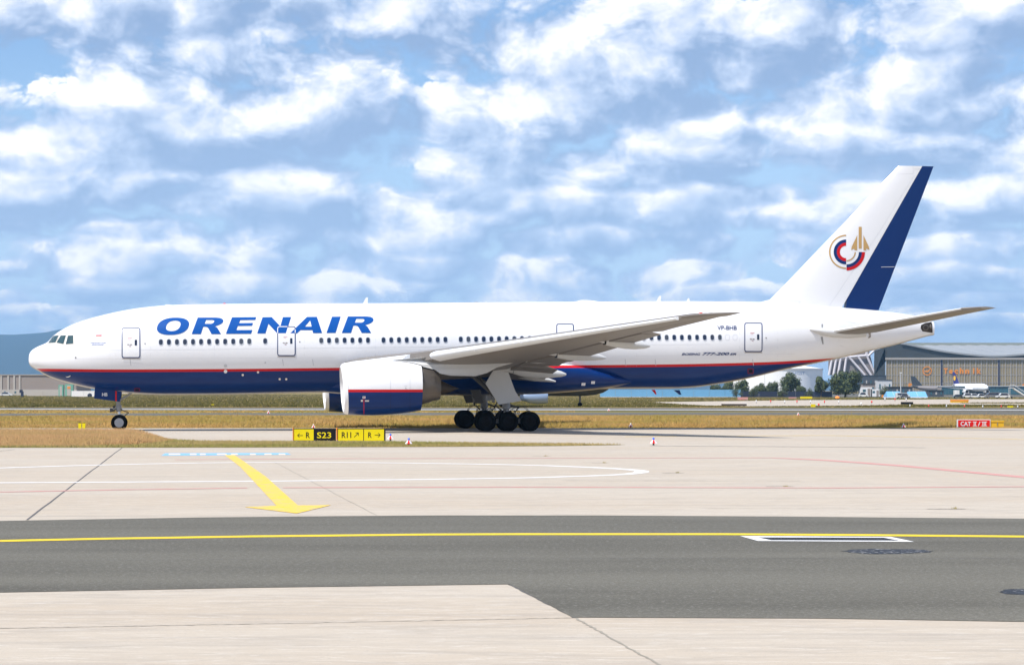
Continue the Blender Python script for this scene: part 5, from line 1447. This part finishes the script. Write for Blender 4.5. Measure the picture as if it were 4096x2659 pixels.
# ---- other aircraft (simple build with the main parts)
def jet(name, lab, nose, yaw, k, hull, tail, tailmark=None, nac='car_white', bw='slate'):
    r_ = thing(name, lab, 'airplane', (nose[0], nose[1], 0), yaw)
    rad, zc = 1.98 * k, 3.75 * k
    pr = [(0, .05), (.5, .75), (1.3, 1.25), (2.6, 1.68), (4.4, 1.93), (6, 1.98), (24, 1.98), (28, 1.75), (32, 1.15), (36, .45), (37.4, .15)]
    rings = []
    for s, r0 in pr:
        zz = zc + (.25 * k * max(0, 1 - s / 5) * -1 if s < 5 else 0) + (max(0, s - 25) * .115 * k)
        rings.append([(s * k, r0 * k * math.cos(2 * math.pi * j / 28), zz + r0 * k * math.sin(2 * math.pi * j / 28)) for j in range(28)])
    fu = obj('fuselage', loft(rings), hull, r_, smooth=50)
    for sg in (-1, 1):
        obj('wing', loft([[(11.5 * k, sg * 1.5 * k, 2.75 * k), (14 * k, sg * 1.5 * k, 3.15 * k), (19 * k, sg * 1.5 * k, 2.75 * k), (14 * k, sg * 1.5 * k, 2.4 * k)],
                          [(14.6 * k, sg * 6.3 * k, 3.15 * k), (16 * k, sg * 6.3 * k, 3.4 * k), (18.6 * k, sg * 6.3 * k, 3.15 * k), (16 * k, sg * 6.3 * k, 2.95 * k)],
                          [(20.3 * k, sg * 17 * k, 4.3 * k), (20.8 * k, sg * 17 * k, 4.36 * k), (21.8 * k, sg * 17 * k, 4.3 * k), (20.8 * k, sg * 17 * k, 4.24 * k)]]), 'light_grey', r_)
        e = obj('engine', lathe('x', (10.4 * k, sg * 5.75 * k, 1.68 * k), [(.1 * k, .88 * k), (0, .98 * k), (.3 * k, 1.1 * k), (1.6 * k, 1.15 * k), (3.0 * k, 1.0 * k), (3.6 * k, .75 * k), (4.5 * k, .5 * k)], 24), nac, r_, smooth=45)
        obj('intake', lathe('x', (10.4 * k, sg * 5.75 * k, 1.68 * k), [(.085 * k, .86 * k), (.09 * k, .02)], 24), 'dark_void', e)
        obj('pylon', prism([(11.5 * k, 2.6 * k), (15 * k, 2.6 * k), (15 * k, 3.1 * k), (13.5 * k, 3.1 * k)], sg * 5.75 * k - .15, sg * 5.75 * k + .15), 'light_grey', r_)
        obj('stabilizer', loft([[(32.2 * k, sg * .4 * k, 5.2 * k), (34 * k, sg * .4 * k, 5.35 * k), (36.2 * k, sg * .4 * k, 5.2 * k), (34 * k, sg * .4 * k, 5.05 * k)],
                                [(35.6 * k, sg * 6.2 * k, 5.8 * k), (36.2 * k, sg * 6.2 * k, 5.85 * k), (37.2 * k, sg * 6.2 * k, 5.8 * k), (36.2 * k, sg * 6.2 * k, 5.75 * k)]]), 'light_grey', r_)
        g_ = obj('main_gear', tube([(17.7 * k, sg * 3.8 * k, .5 * k), (17.7 * k, sg * 3.8 * k, 2.9 * k)], .16 * k), 'strut_dark', r_)
        for d in (-.45, .45):
            obj('tyre', lathe('y', (17.7 * k, sg * 3.8 * k + d * k, .58 * k), [(-.2 * k, .25 * k), (-.2 * k, .52 * k), (0, .58 * k), (.2 * k, .52 * k), (.2 * k, .25 * k)], 20), 'tyre_rubber', g_)
    fin_ = obj('tail_fin', loft([[(29.5 * k, 0, 5.6 * k), (32 * k, -.35 * k, 5.6 * k), (36 * k, 0, 5.6 * k), (32 * k, .35 * k, 5.6 * k)], [(34.6 * k, 0, 11.76 * k), (35.5 * k, -.12 * k, 11.76 * k), (37.3 * k, 0, 11.76 * k), (35.5 * k, .12 * k, 11.76 * k)]]), tail, r_)
    if tailmark:
        obj('tail_disc', join(lathe('y', (34.1 * k, 0, 8.6 * k), [(-.42 * k, 1.25 * k), (-.40 * k, 1.25 * k)], 24), lathe('y', (34.1 * k, 0, 8.6 * k), [(.40 * k, 1.25 * k), (.42 * k, 1.25 * k)], 24)), tailmark, fin_)
    g_ = obj('nose_gear', tube([(5.07 * k, 0, .4 * k), (5.07 * k, 0, 2.4 * k)], .15 * k), 'strut_dark', r_)
    for d in (-.25, .25):
        obj('tyre', lathe('y', (5.07 * k, d * k, .38 * k), [(-.11 * k, .15 * k), (-.11 * k, .34 * k), (0, .38 * k), (.11 * k, .34 * k), (.11 * k, .15 * k)], 20), 'tyre_rubber', g_)
    obj('cockpit_window', loft([[(1.35 * k, -1.26 * k, zc + .1 * k), (1.35 * k, 1.26 * k, zc + .1 * k), (1.9 * k, 1.0 * k, zc + .95 * k), (1.9 * k, -1.0 * k, zc + .95 * k)], [(2.6 * k, -1.66 * k, zc + .25 * k), (2.6 * k, 1.66 * k, zc + .25 * k), (2.6 * k, 1.25 * k, zc + 1.0 * k), (2.6 * k, -1.25 * k, zc + 1.0 * k)]]), bw, r_)
    return r_
x, y = G(2320, 1627)
jet('taxiing_jet', 'jet mostly hidden behind the airliner, one engine and nose wheel showing under its belly', (x + 5.07, y, 0), math.pi, 1.0, 'grey_dark_hull', 'navy_paint', None, 'sky_blue_hull')  # hull coloured dark to stand for the shade on its belly
# white jet on the far apron, nose towards the right and us
yw = R(106)
x, _ = W(3950, 1560, 1215)
jet('parked_jet', 'small white jet with indigo tail and yellow disc parked before the hangar', (x, 1215, 0), yw, 1.12, 'tank_white', 'tail_indigo', 'box_amber', bw='dark_void')
x, _ = W(3880, 1560, 1300)
jet('parked_jet', 'dark grey jet with a big slate tail fin parked behind the right blue tent', (x, 1300, 0), R(166), 0.94, 'grey_hull', 'grey_dark_hull', None, 'grey_hull')

# ---- hangar
y = 1400.0
hx = lambda u: W(u, 1500, y)[0]
hz = lambda v: W(2048, v, y)[1]
hg = thing('maintenance_hangar', 'huge hangar with sagging pale roof, brown ribbed doors and orange Technik lettering', 'hangar', (0, y, 0))
DL, DR = 3541, 4500
zb = hz(1438)
obj('beam', box(hx(DL), hx(DR), -1.2, .3, hz(1438.5), hz(1430.5)), 'hangar_rib', hg)
edges = [3541, 3766, 3995, 4225, 4455]
for a, b_ in zip(edges, edges[1:]):
    d = obj('hangar_door', box(hx(a) + .4, hx(b_) - .4, 0, .8, -.1, zb), 'hangar_door', hg)
    n = 20
    for k in range(n + 1):
        xx = hx(a) + .6 + (hx(b_) - hx(a) - 1.2) * k / n; big = k % 2 == 0
        obj('rib', box(xx - (.28 if big else .14), xx + (.28 if big else .14), -.35 if big else -.2, -.002, 0, zb - .05), 'hangar_rib', d)
    for v in (1466, 1499, 1530):
        obj('crossbar', box(hx(a) + .5, hx(b_) - .5, -.22, -.15, hz(v) - .18, hz(v) + .18), 'hangar_rib', d)
for u in edges[1:]:
    obj('door_gap', box(hx(u) - .55, hx(u) + .55, -.5, .9, -.1, zb), 'door_gap', hg)
# fascia above the doors up to the hanging roof line
rc = pchip([3480, 3541, 3602, 3660, 3718, 3790, 3868, 3969, 4096, 4220, 4400, 4600], [1408, 1390, 1375, 1385, 1397, 1409, 1418.6, 1426, 1418.6, 1405, 1380, 1360])
us = list(np.linspace(3541, 4500, 40))
V = [(hx(u), -.3, hz(1430.4)) for u in us] + [(hx(u), -.3, max(hz(rc(u)), hz(1430))) for u in us]; n = len(us)
obj('fascia', (V, [(k, k + 1, n + k + 1, n + k) for k in range(n - 1)]), 'slate', hg)
obj('side_fascia', prism([(hx(3498), hz(1500)), (hx(3541), hz(1500)), (hx(3541), hz(1389)), (hx(3602), hz(1375)), (hx(3500), hz(1402))][0:5], .31, 3), 'slate', hg)
obj('side_pier', box(hx(3500), hx(3541), .2, 6, -.1, hz(1499.5)), 'slate', hg)
# roof: sags across, its back rim stands level
V = []; m_ = 9; us = list(np.linspace(3602, 4560, 49)); YB = 130
for u in us:
    za = hz(rc(u)); zt = hz(1383) * (y + YB) / y - EYE * YB / y
    for k in range(m_):
        f_ = k / (m_ - 1); V.append((hx(u) * (1 + 0 * f_), -1.4 + (YB + 1.4) * f_, za + .5 + (zt - za) * f_ + .25 * math.sin(u * .42)))
F = [(i * m_ + k, i * m_ + k + 1, (i + 1) * m_ + k + 1, (i + 1) * m_ + k) for i in range(48) for k in range(m_ - 1)]
obj('roof', (V, F), 'roof_sheet', hg)
n = len(us); Vr = []
for u in us:
    za = hz(rc(u)); Vr += [(hx(u), -1.45, za + .75), (hx(u), -1.45, za - .35)]
obj('roof_rim', (Vr, [(2 * k, 2 * k + 1, 2 * k + 3, 2 * k + 2) for k in range(n - 1)]), 'roof_sheet', hg)
zt = hz(1383) * (y + YB) / y - EYE * YB / y
obj('ridge', box(hx(3700), hx(4560) , YB, YB + 2, zt - 1, zt + 2.2), 'roof_edge', hg)
# raking struts at the left flank
fl = obj('flank_wall', prism([(hx(3318), hz(1500)), (hx(3505), hz(1500)), (hx(3480), hz(1400)), (hx(3318), hz(1440))], 4, 5), 'side_wall', hg)
for (u0, v0, u1, v1) in ((3330, 1436, 3318, 1500), (3348, 1432, 3336, 1500), (3366, 1430, 3354, 1500), (3388, 1428, 3378, 1500), (3396, 1425, 3462, 1500), (3432, 1422, 3487, 1500), (3465, 1412, 3505, 1500), (3392, 1428, 3475, 1421), (3475, 1424, 3508, 1393), (3318, 1440, 3400, 1425), (3467, 1398, 3472, 1424)):
    obj('raking_strut', tube([(hx(u0), 2.5, hz(v0)), (hx(u1), 2.5, hz(v1))], .75, 8), 'strut_white', hg)
fm = lambda u, v: Vector((hx(u), -.55, hz(v)))
for ch, a, b_, v0 in (('T', 3775, 3790, 1472), ('e', 3795, 3811, 1478), ('c', 3816, 3832, 1478), ('h', 3838, 3854, 1471), ('n', 3859, 3877, 1478), ('i', 3891, 3897, 1471), ('k', 3906, 3924, 1471)):
    lettering(ch, a, v0, b_, 1494.5, fm, 'orange_paint', hg, 0, .05, 'hangar_letter', cell=(0, 0))
decal('hangar_emblem', ring_geo(circ(3708, 1483, 18.5, 28), circ(3708, 1483, 15, 28)), fm, 'orange_paint', hg, (0, 0))
decal('hangar_emblem', poly_geo([[[(3693, 1486), (3700, 1482), (3708, 1483), (3722, 1474), (3716, 1484), (3710, 1489), (3702, 1487)]]]), fm, 'orange_paint', hg, (0, 0))
lettering('8', 3632, 1532, 3647, 1547, fm, 'orange_paint', hg, 0, .05, 'door_number', cell=(0, 0)); lettering('9', 4088, 1534, 4103, 1557, fm, 'orange_paint', hg, 0, .05, 'door_number', cell=(0, 0))

# ---- white storage tank behind the trees
x, _ = W(3130, 1500, 1000); zt_ = W(0, 1478, 1000)[1]
tk = thing('storage_tank', 'big round white storage tank behind the trees below the tail', 'tank', (x, 1022, 0))
obj('shell', lathe('z', (0, 0, 0), [(-.1, 21.4), (zt_, 21.4)], 72), 'tank_white', tk, smooth=40)
obj('cone_roof', lathe('z', (0, 0, zt_), [(0, 21.7), (.5, 21.6), (4.2, 1.0), (4.3, .1)], 72), 'tank_white', tk, smooth=30)
obj('roof_rail', lathe('z', (0, 0, zt_ + .3), [(0, 21.75), (.25, 21.75), (.25, 21.6), (0, 21.6)], 72, cap=False), 'hall_pale', tk)
V, F = text_geo('NHGST', 0, .01)
V3 = []
for a, b_ in V:
    an = R(-66 + 26 * a); V3.append((21.46 * math.cos(R(-90) + R(8 + 22 * a)), 21.46 * math.sin(R(-90) + R(8 + 22 * a)), zt_ - 2.3 + 1.4 * b_))
obj('tank_lettering', (V3, F), 'tank_text', tk)

# ---- blue tents, hoarding, glass pavilion, white container
def tent(lab, u0, u1, v0, y, d=9):
    x0, z1 = W(u0, v0, y); x1, _ = W(u1, v0, y); w = (x1 - x0) / 2
    r_ = thing('storage_tent', lab, 'tent', ((x0 + x1) / 2, y, 0), group='blue storage tents')
    obj('cover', loft([[(-w, 0, .3), (-w * .86, d / 2 - .2, z1), (-w, d, .3)], [(w, 0, .3), (w * .97, d / 2 - .2, z1), (w, d, .3)]]), 'tent_blue', r_)
    obj('skirt', box(-w, w, -.02, d, -.1, .32), 'sign_white', r_)
    n = max(2, int(w / 1.3))
    for k in range(1, n):
        a = -w + 2 * w * k / n; obj('seam_rib', tube([(a, -.03, .32), (a, d / 2 - .2, z1 + .02)], .05, 6), 'light_grey', r_)
tent('left blue tent, partly behind the white van', 3549, 3608, 1565, 760); tent('right, longer blue tent in front of the slate tail fin', 3634, 3711, 1565, 762)
long_wall('blue_hoarding', 'long light blue hoarding running beneath the rear fuselage', 'hoarding', 2400, 2963, 1558, 1578, 860, 'tent_blue', 'sign_white', .4)
long_wall('dark_fence', 'dark blue wall at the feet of the trees', 'wall', 2963, 3330, 1565, 1574, 850, 'blue_wall', 'dark_kit', .4)
y = 1230.0; x0, z1 = W(3775, 1545, y); x1, _ = W(4150, 1545, y)
pv = thing('glass_pavilion', 'low teal glass building behind the parked white jet', 'building', ((x0 + x1) / 2, y + 6, 0)); w = (x1 - x0) / 2
obj('core', box(-w, w, .4, 12, -.1, z1), 'hall_grey', pv); obj('roof', box(-w - .3, w + .3, -.4, 12.3, z1, z1 + .3), 'light_grey', pv)
for k in range(26):
    a = -w + 2 * w * k / 26; obj('pane', box(a + .06, a + 2 * w / 26 - .06, .2, .38, .3, z1 - .1), 'teal_glass', pv)
x0, z1 = W(3818, 1560, 760); x1, _ = W(3838, 1560, 760); r_ = thing('white_container', 'upright white box container left of the parked white jet', 'container', ((x0 + x1) / 2, 760, 0)); w = (x1 - x0) / 2
obj('shell', box(-w, w, 0, 2, .15, z1), 'car_white', r_); obj('skid', box(-w, w, .1, 1.9, -.05, .15), 'dark_kit', r_); obj('door_leaf', box(-w * .8, -.02, -.05, -.003, .4, z1 - .2), 'sign_white', r_)
# sheds and kit by the hangar's left flank
for u0, u1, v0, y, mt, lab in ((3440, 3545, 1502, 1300, 'dark_kit', 'dark service block at the hangar flank behind the big tree'), (3452, 3500, 1535, 900, 'hall_grey', 'grey plant shed right of the big tree'), (3510, 3568, 1520, 1100, 'light_grey', 'pale plant shed with vents left of the lamp post'), (3552, 3650, 1548, 1000, 'dark_kit', 'long dark shed behind the left blue tent'), (3715, 3775, 1562, 900, 'dark_kit', 'dark row of ground equipment right of the blue tents')):
    x0, z1 = W(u0, v0, y); x1, _ = W(u1, v0, y); w = (x1 - x0) / 2
    r_ = thing('plant_shed', lab, 'shed', ((x0 + x1) / 2, y, 0)); obj('wall', box(-w, w, 0, 6, -.1, z1), mt, r_); obj('roof', box(-w - .2, w + .2, -.3, 6.3, z1, z1 + .25), 'slate', r_)
    n = max(3, int(w / 1.2))
    for k in range(n):
        a = -w + 2 * w * (k + .5) / n; obj('vent', box(a - .35, a + .35, -.08, -.003, z1 * .35, z1 * .75), 'hall_pale' if k % 2 else 'teal_glass', r_)
for u, v, w_, lab in ((3466, 1548, 2.2, 'white cabin unit right of the big tree'), (3502, 1556, 1.8, 'smaller pale cabin unit left of the pale plant shed')):
    x, z = W(u, v, 860); r_ = thing('site_cabin', lab, 'cabin', (x, 860, 0)); obj('shell', box(-w_, w_, 0, 3, .2, z), 'sign_white', r_); obj('skid', box(-w_, w_, .1, 2.9, -.1, .2), 'dark_kit', r_); f_ = obj('window', box(-w_ * .7, -w_ * .1, -.06, -.003, z * .5, z * .8), 'light_grey', r_); obj('pane', box(-w_ * .66, -w_ * .14, -.09, -.062, z * .53, z * .77), 'teal_glass', f_); obj('door', box(w_ * .2, w_ * .7, -.05, -.003, .25, z * .85), 'hall_grey', r_)
x, z = W(3603, 1492, 900); lp = thing('lamp_mast', 'tall thin lamp mast in front of the hangar doors', 'lamp post', (x, 900, 0)); obj('mast', tube([(0, 0, 0), (0, 0, z)], [.22, .12], 8), 'light_grey', lp); obj('lamp_head', box(-.45, .45, -.2, .2, z, z + .3), 'sign_white', lp)
x, z = W(3059, 1500, 930); lp = thing('lamp_mast', 'thin pale mast rising between the small trees before the white tank', 'lamp post', (x, 930, 0)); obj('mast', tube([(0, 0, 0), (0, 0, z)], [.2, .1], 8), 'light_grey', lp); obj('lamp_head', box(-.4, .4, -.2, .2, z, z + .25), 'sign_white', lp)

# ---- trees
def tree(lab, u, v0, u0, u1, y, name='tree', n=1500, low=.12):
    x, zt = W(u, v0, y); rx = (u1 - u0) * y / FPX / 2
    r_ = thing(name, lab, 'tree', (x, y, 0), group='trees on the horizon')
    br = [tube([(0, 0, -.2), (.05 * rx, 0, zt * .3), (0, 0, zt * .62)], [.05 * zt, .04 * zt, .02 * zt], 8)]
    lobes = []
    for k in range(13):
        a = random.uniform(0, 2 * math.pi); d = random.uniform(.15, .75); h = random.uniform(low + .18, .84)
        c = Vector((rx * d * math.cos(a) * (1.15 - h * .5), .75 * rx * d * math.sin(a), zt * h)); lobes.append((c, random.uniform(.34, .52) * min(rx, zt * .62)))
        br.append(tube([(0, 0, zt * .3), c * .6 + Vector((0, 0, zt * .12)), c], [.022 * zt, .014 * zt, .006 * zt], 5))
    obj('trunk', join(*br), 'bark', r_)
    V = np.zeros((n, 4, 3)); T = np.zeros(n)
    for i in range(n):
        c, r0 = lobes[random.randrange(len(lobes))]
        dv = Vector(rng.normal(0, 1, 3)).normalized(); p = c + dv * r0 * random.uniform(.55, 1.12) * Vector((1, 1, .85)).length / 1.6
        s = random.uniform(.22, .5) * zt / 9; a = Vector(rng.normal(0, 1, 3)).normalized(); b_ = a.cross(dv).normalized() * s; a = dv.cross(b_).normalized() * s * .8 + dv * s * .3
        V[i] = [p - b_, p - a * .8, p + b_, p + a * .9]; T[i] = random.random() ** 1.5
    me = bpy.data.meshes.new('crown'); me.from_pydata(V.reshape(-1, 3).tolist(), [], [(4 * i, 4 * i + 1, 4 * i + 2, 4 * i + 3) for i in range(n)])
    at_ = me.attributes.new('tint', 'FLOAT', 'POINT'); at_.data.foreach_set('value', np.repeat(T, 4)); me.materials.append(MATS['leaves'])
    link(bpy.data.objects.new('crown', me), r_)
for a in (('small tree at the end of the blue hoarding, half hidden by the belly', 2858, 1535, 2840, 2885, 880), ('left tree of the pair above the hoarding end', 2915, 1522, 2892, 2942, 880), ('right, rounder tree of the pair above the hoarding end', 2967, 1520, 2940, 2998, 870),
          ('low round tree left of the thin mast', 3040, 1532, 3025, 3072, 860), ('low bushy tree just right of the thin mast', 3087, 1530, 3062, 3118, 860), ('tall round headed tree standing in front of the white tank', 3164, 1493, 3128, 3204, 860),
          ('low bush at the foot of the tall round tree', 3205, 1540, 3185, 3225, 855), ('slim tree left of the biggest tree', 3284, 1501, 3262, 3312, 850), ('biggest dark tree, broad and dense, in front of the hangar flank', 3380, 1489, 3305, 3450, 850)):
    a = a[:3] + (a[1] - (a[1] - a[3]) * 1.25, a[1] + (a[4] - a[1]) * 1.25) + a[5:]
    tree(*a, n=6000 if a[4] - a[3] > 100 else 3000)
for u, v, w_, lab in ((2945, 1550, 60, 'low dark bush between the pair of trees above the hoarding end'), (3012, 1548, 60, 'low dark bush left of the low round tree'), (3130, 1548, 60, 'low dark bush left of the tall round headed tree'), (3235, 1552, 50, 'low dark bush before the right side of the tank')):
    tree(lab, u, v, u - w_ / 2, u + w_ / 2, 845, 'bush', 900, .0)
tree('round bush left of the blue tents', 3540, 1545, 3508, 3570, 800, 'bush', 900, .0)
for u, v in ((62, 1494), (110, 1488), (172, 1495)):
    tree({62: 'small dark treetop above the hall roof, leftmost', 110: 'middle and tallest treetop above the hall roof', 172: 'treetop above the hall roof nearest to the nose'}[u], u, v, u - 14, u + 14, 1240, 'tree', 500)

# ---- small signs and lights on the far field
def board(name, lab, u0, u1, v0, v1, mat, top=None, d=.3, cat='sign', lift=.08):
    y = FPX * EYE / (v1 - HOR); x0, z1 = W(u0, v0, y); x1, _ = W(u1, v1, y); w = (x1 - x0) / 2
    r_ = thing(name, lab, cat, ((x0 + x1) / 2, y, 0))
    obj('panel', box(-w, w, 0, d, lift, z1), mat, r_)
    for a in (-w * .8, w * .8):
        obj('foot', box(a - .06, a + .06, .05, d - .05, -.05, lift + .002), 'strut_grey', r_)
    if top:
        obj('top_plate', box(-w - .05, w + .05, -.08, d + .1, z1 * .62, z1 + .02), top, r_)
    return r_
board('field_sign', 'black low sign board on the far taxiway verge', 3604, 3653, 1607, 1618.5, 'sign_black')
board('field_sign', 'long low board with white top and dark front on the verge below the tail', 2886, 2987, 1609, 1624, 'bark', 'port_pale')
board('field_sign', 'faded red sign on the far grass under the tail', 2951, 2992, 1588, 1600, 'line_red')
board('field_sign', 'small dull red sign left of the far yellow sign', 3155, 3186, 1588, 1594, 'line_red')
board('field_sign', 'yellow direction sign on the far grass', 3201, 3249, 1585.5, 1595, 'sign_yellow')
board('field_sign', 'yellow square marker box at the runway verge', 3244, 3262, 1616, 1629.5, 'sign_yellow')
board('field_sign', 'amber sign row with red stripe before the parked jet', 3802, 3874, 1598, 1611, 'box_amber', 'orange_paint')
board('field_sign', 'small yellow marker box at the far right of the runway verge', 4031, 4053, 1623, 1632, 'sign_yellow')
board('field_sign', 'small yellow marker box on the far runway rim under the title', 845, 856, 1616, 1625, 'sign_yellow')
board('field_sign', 'amber long box left of the blue tents', 3527, 3562, 1579, 1590.5, 'orange_paint')
def lamp(u, v, mat, lab, r_=.22):
    x, y = G(u, v); k = y / 450; o = thing('field_lamp', lab, 'light', (x, y, 0), group='small field lamps')
    obj('stem', lathe('z', (0, 0, 0), [(-.03, .06 * k), (.25 * k, .05 * k)], 6), 'strut_dark', o); obj('globe', lathe('z', (0, 0, .25 * k), [(0, .10 * k), (.12 * k, r_ * k), (.3 * k, r_ * .9 * k), (.42 * k, .05 * k)], 10), mat, o, smooth=50)
lamp(3349, 1597, 'lamp_orange', 'single bright orange lamp on the far verge', .45)
ORD = ('first', 'second', 'third', 'fourth', 'fifth', 'sixth', 'seventh', 'eighth')
for where, row in (('below the tail', ((3025, 1612), (3083, 1612), (3139, 1613), (3188, 1613), (3242, 1613), (3298, 1614), (3355, 1614))),
                   ('on the runway rim', ((3640, 1629.5), (3715, 1630.5), (3786, 1631), (3858, 1632), (3931, 1633), (4005, 1633), (4071, 1633))),
                   ('behind the black field sign', ((3540, 1603), (3580, 1604), (3625, 1604)))):
    for k_, (u, v) in enumerate(row):
        lamp(u, v, 'lamp_red' if k_ % 2 else 'sign_white', ORD[k_] + ' lamp from the left, ' + ('red' if k_ % 2 else 'white') + ', in the row ' + where, .13)
lamp(3275, 1626, 'lamp_red', 'red lamp just right of the yellow square marker box', .2)
lamp(3445, 1622, 'sign_white', 'white lamp alone on the concrete left of the black field sign', .2)
lamp(3487, 1615, 'lamp_red', 'red lamp on the taxiway just left of the black field sign', .2)
# ------------------------------------------------------------------ air
hz_me = mesh('haze', *box(-13000, 13000, -60, 12900, -18, 345))
hm = bpy.data.materials.new('haze_air'); hm.use_nodes = True
hm.node_tree.nodes.clear()
t = NT(hm.node_tree); out = t.n('ShaderNodeOutputMaterial'); pv_ = t.n('ShaderNodeVolumePrincipled')
pv_.inputs['Color'].default_value = (0.36, 0.66, 1.0, 1)
pv_.inputs['Density'].default_value = 0.000075
pv_.inputs['Anisotropy'].default_value = 0.0
hm.node_tree.links.new(pv_.outputs[0], out.inputs['Volume'])
hz_me.materials.append(hm)
ho = link(bpy.data.objects.new('haze', hz_me)); ho['kind'] = 'stuff'
ho['label'] = 'thin blue air haze between here and the hills'; ho['category'] = 'haze'
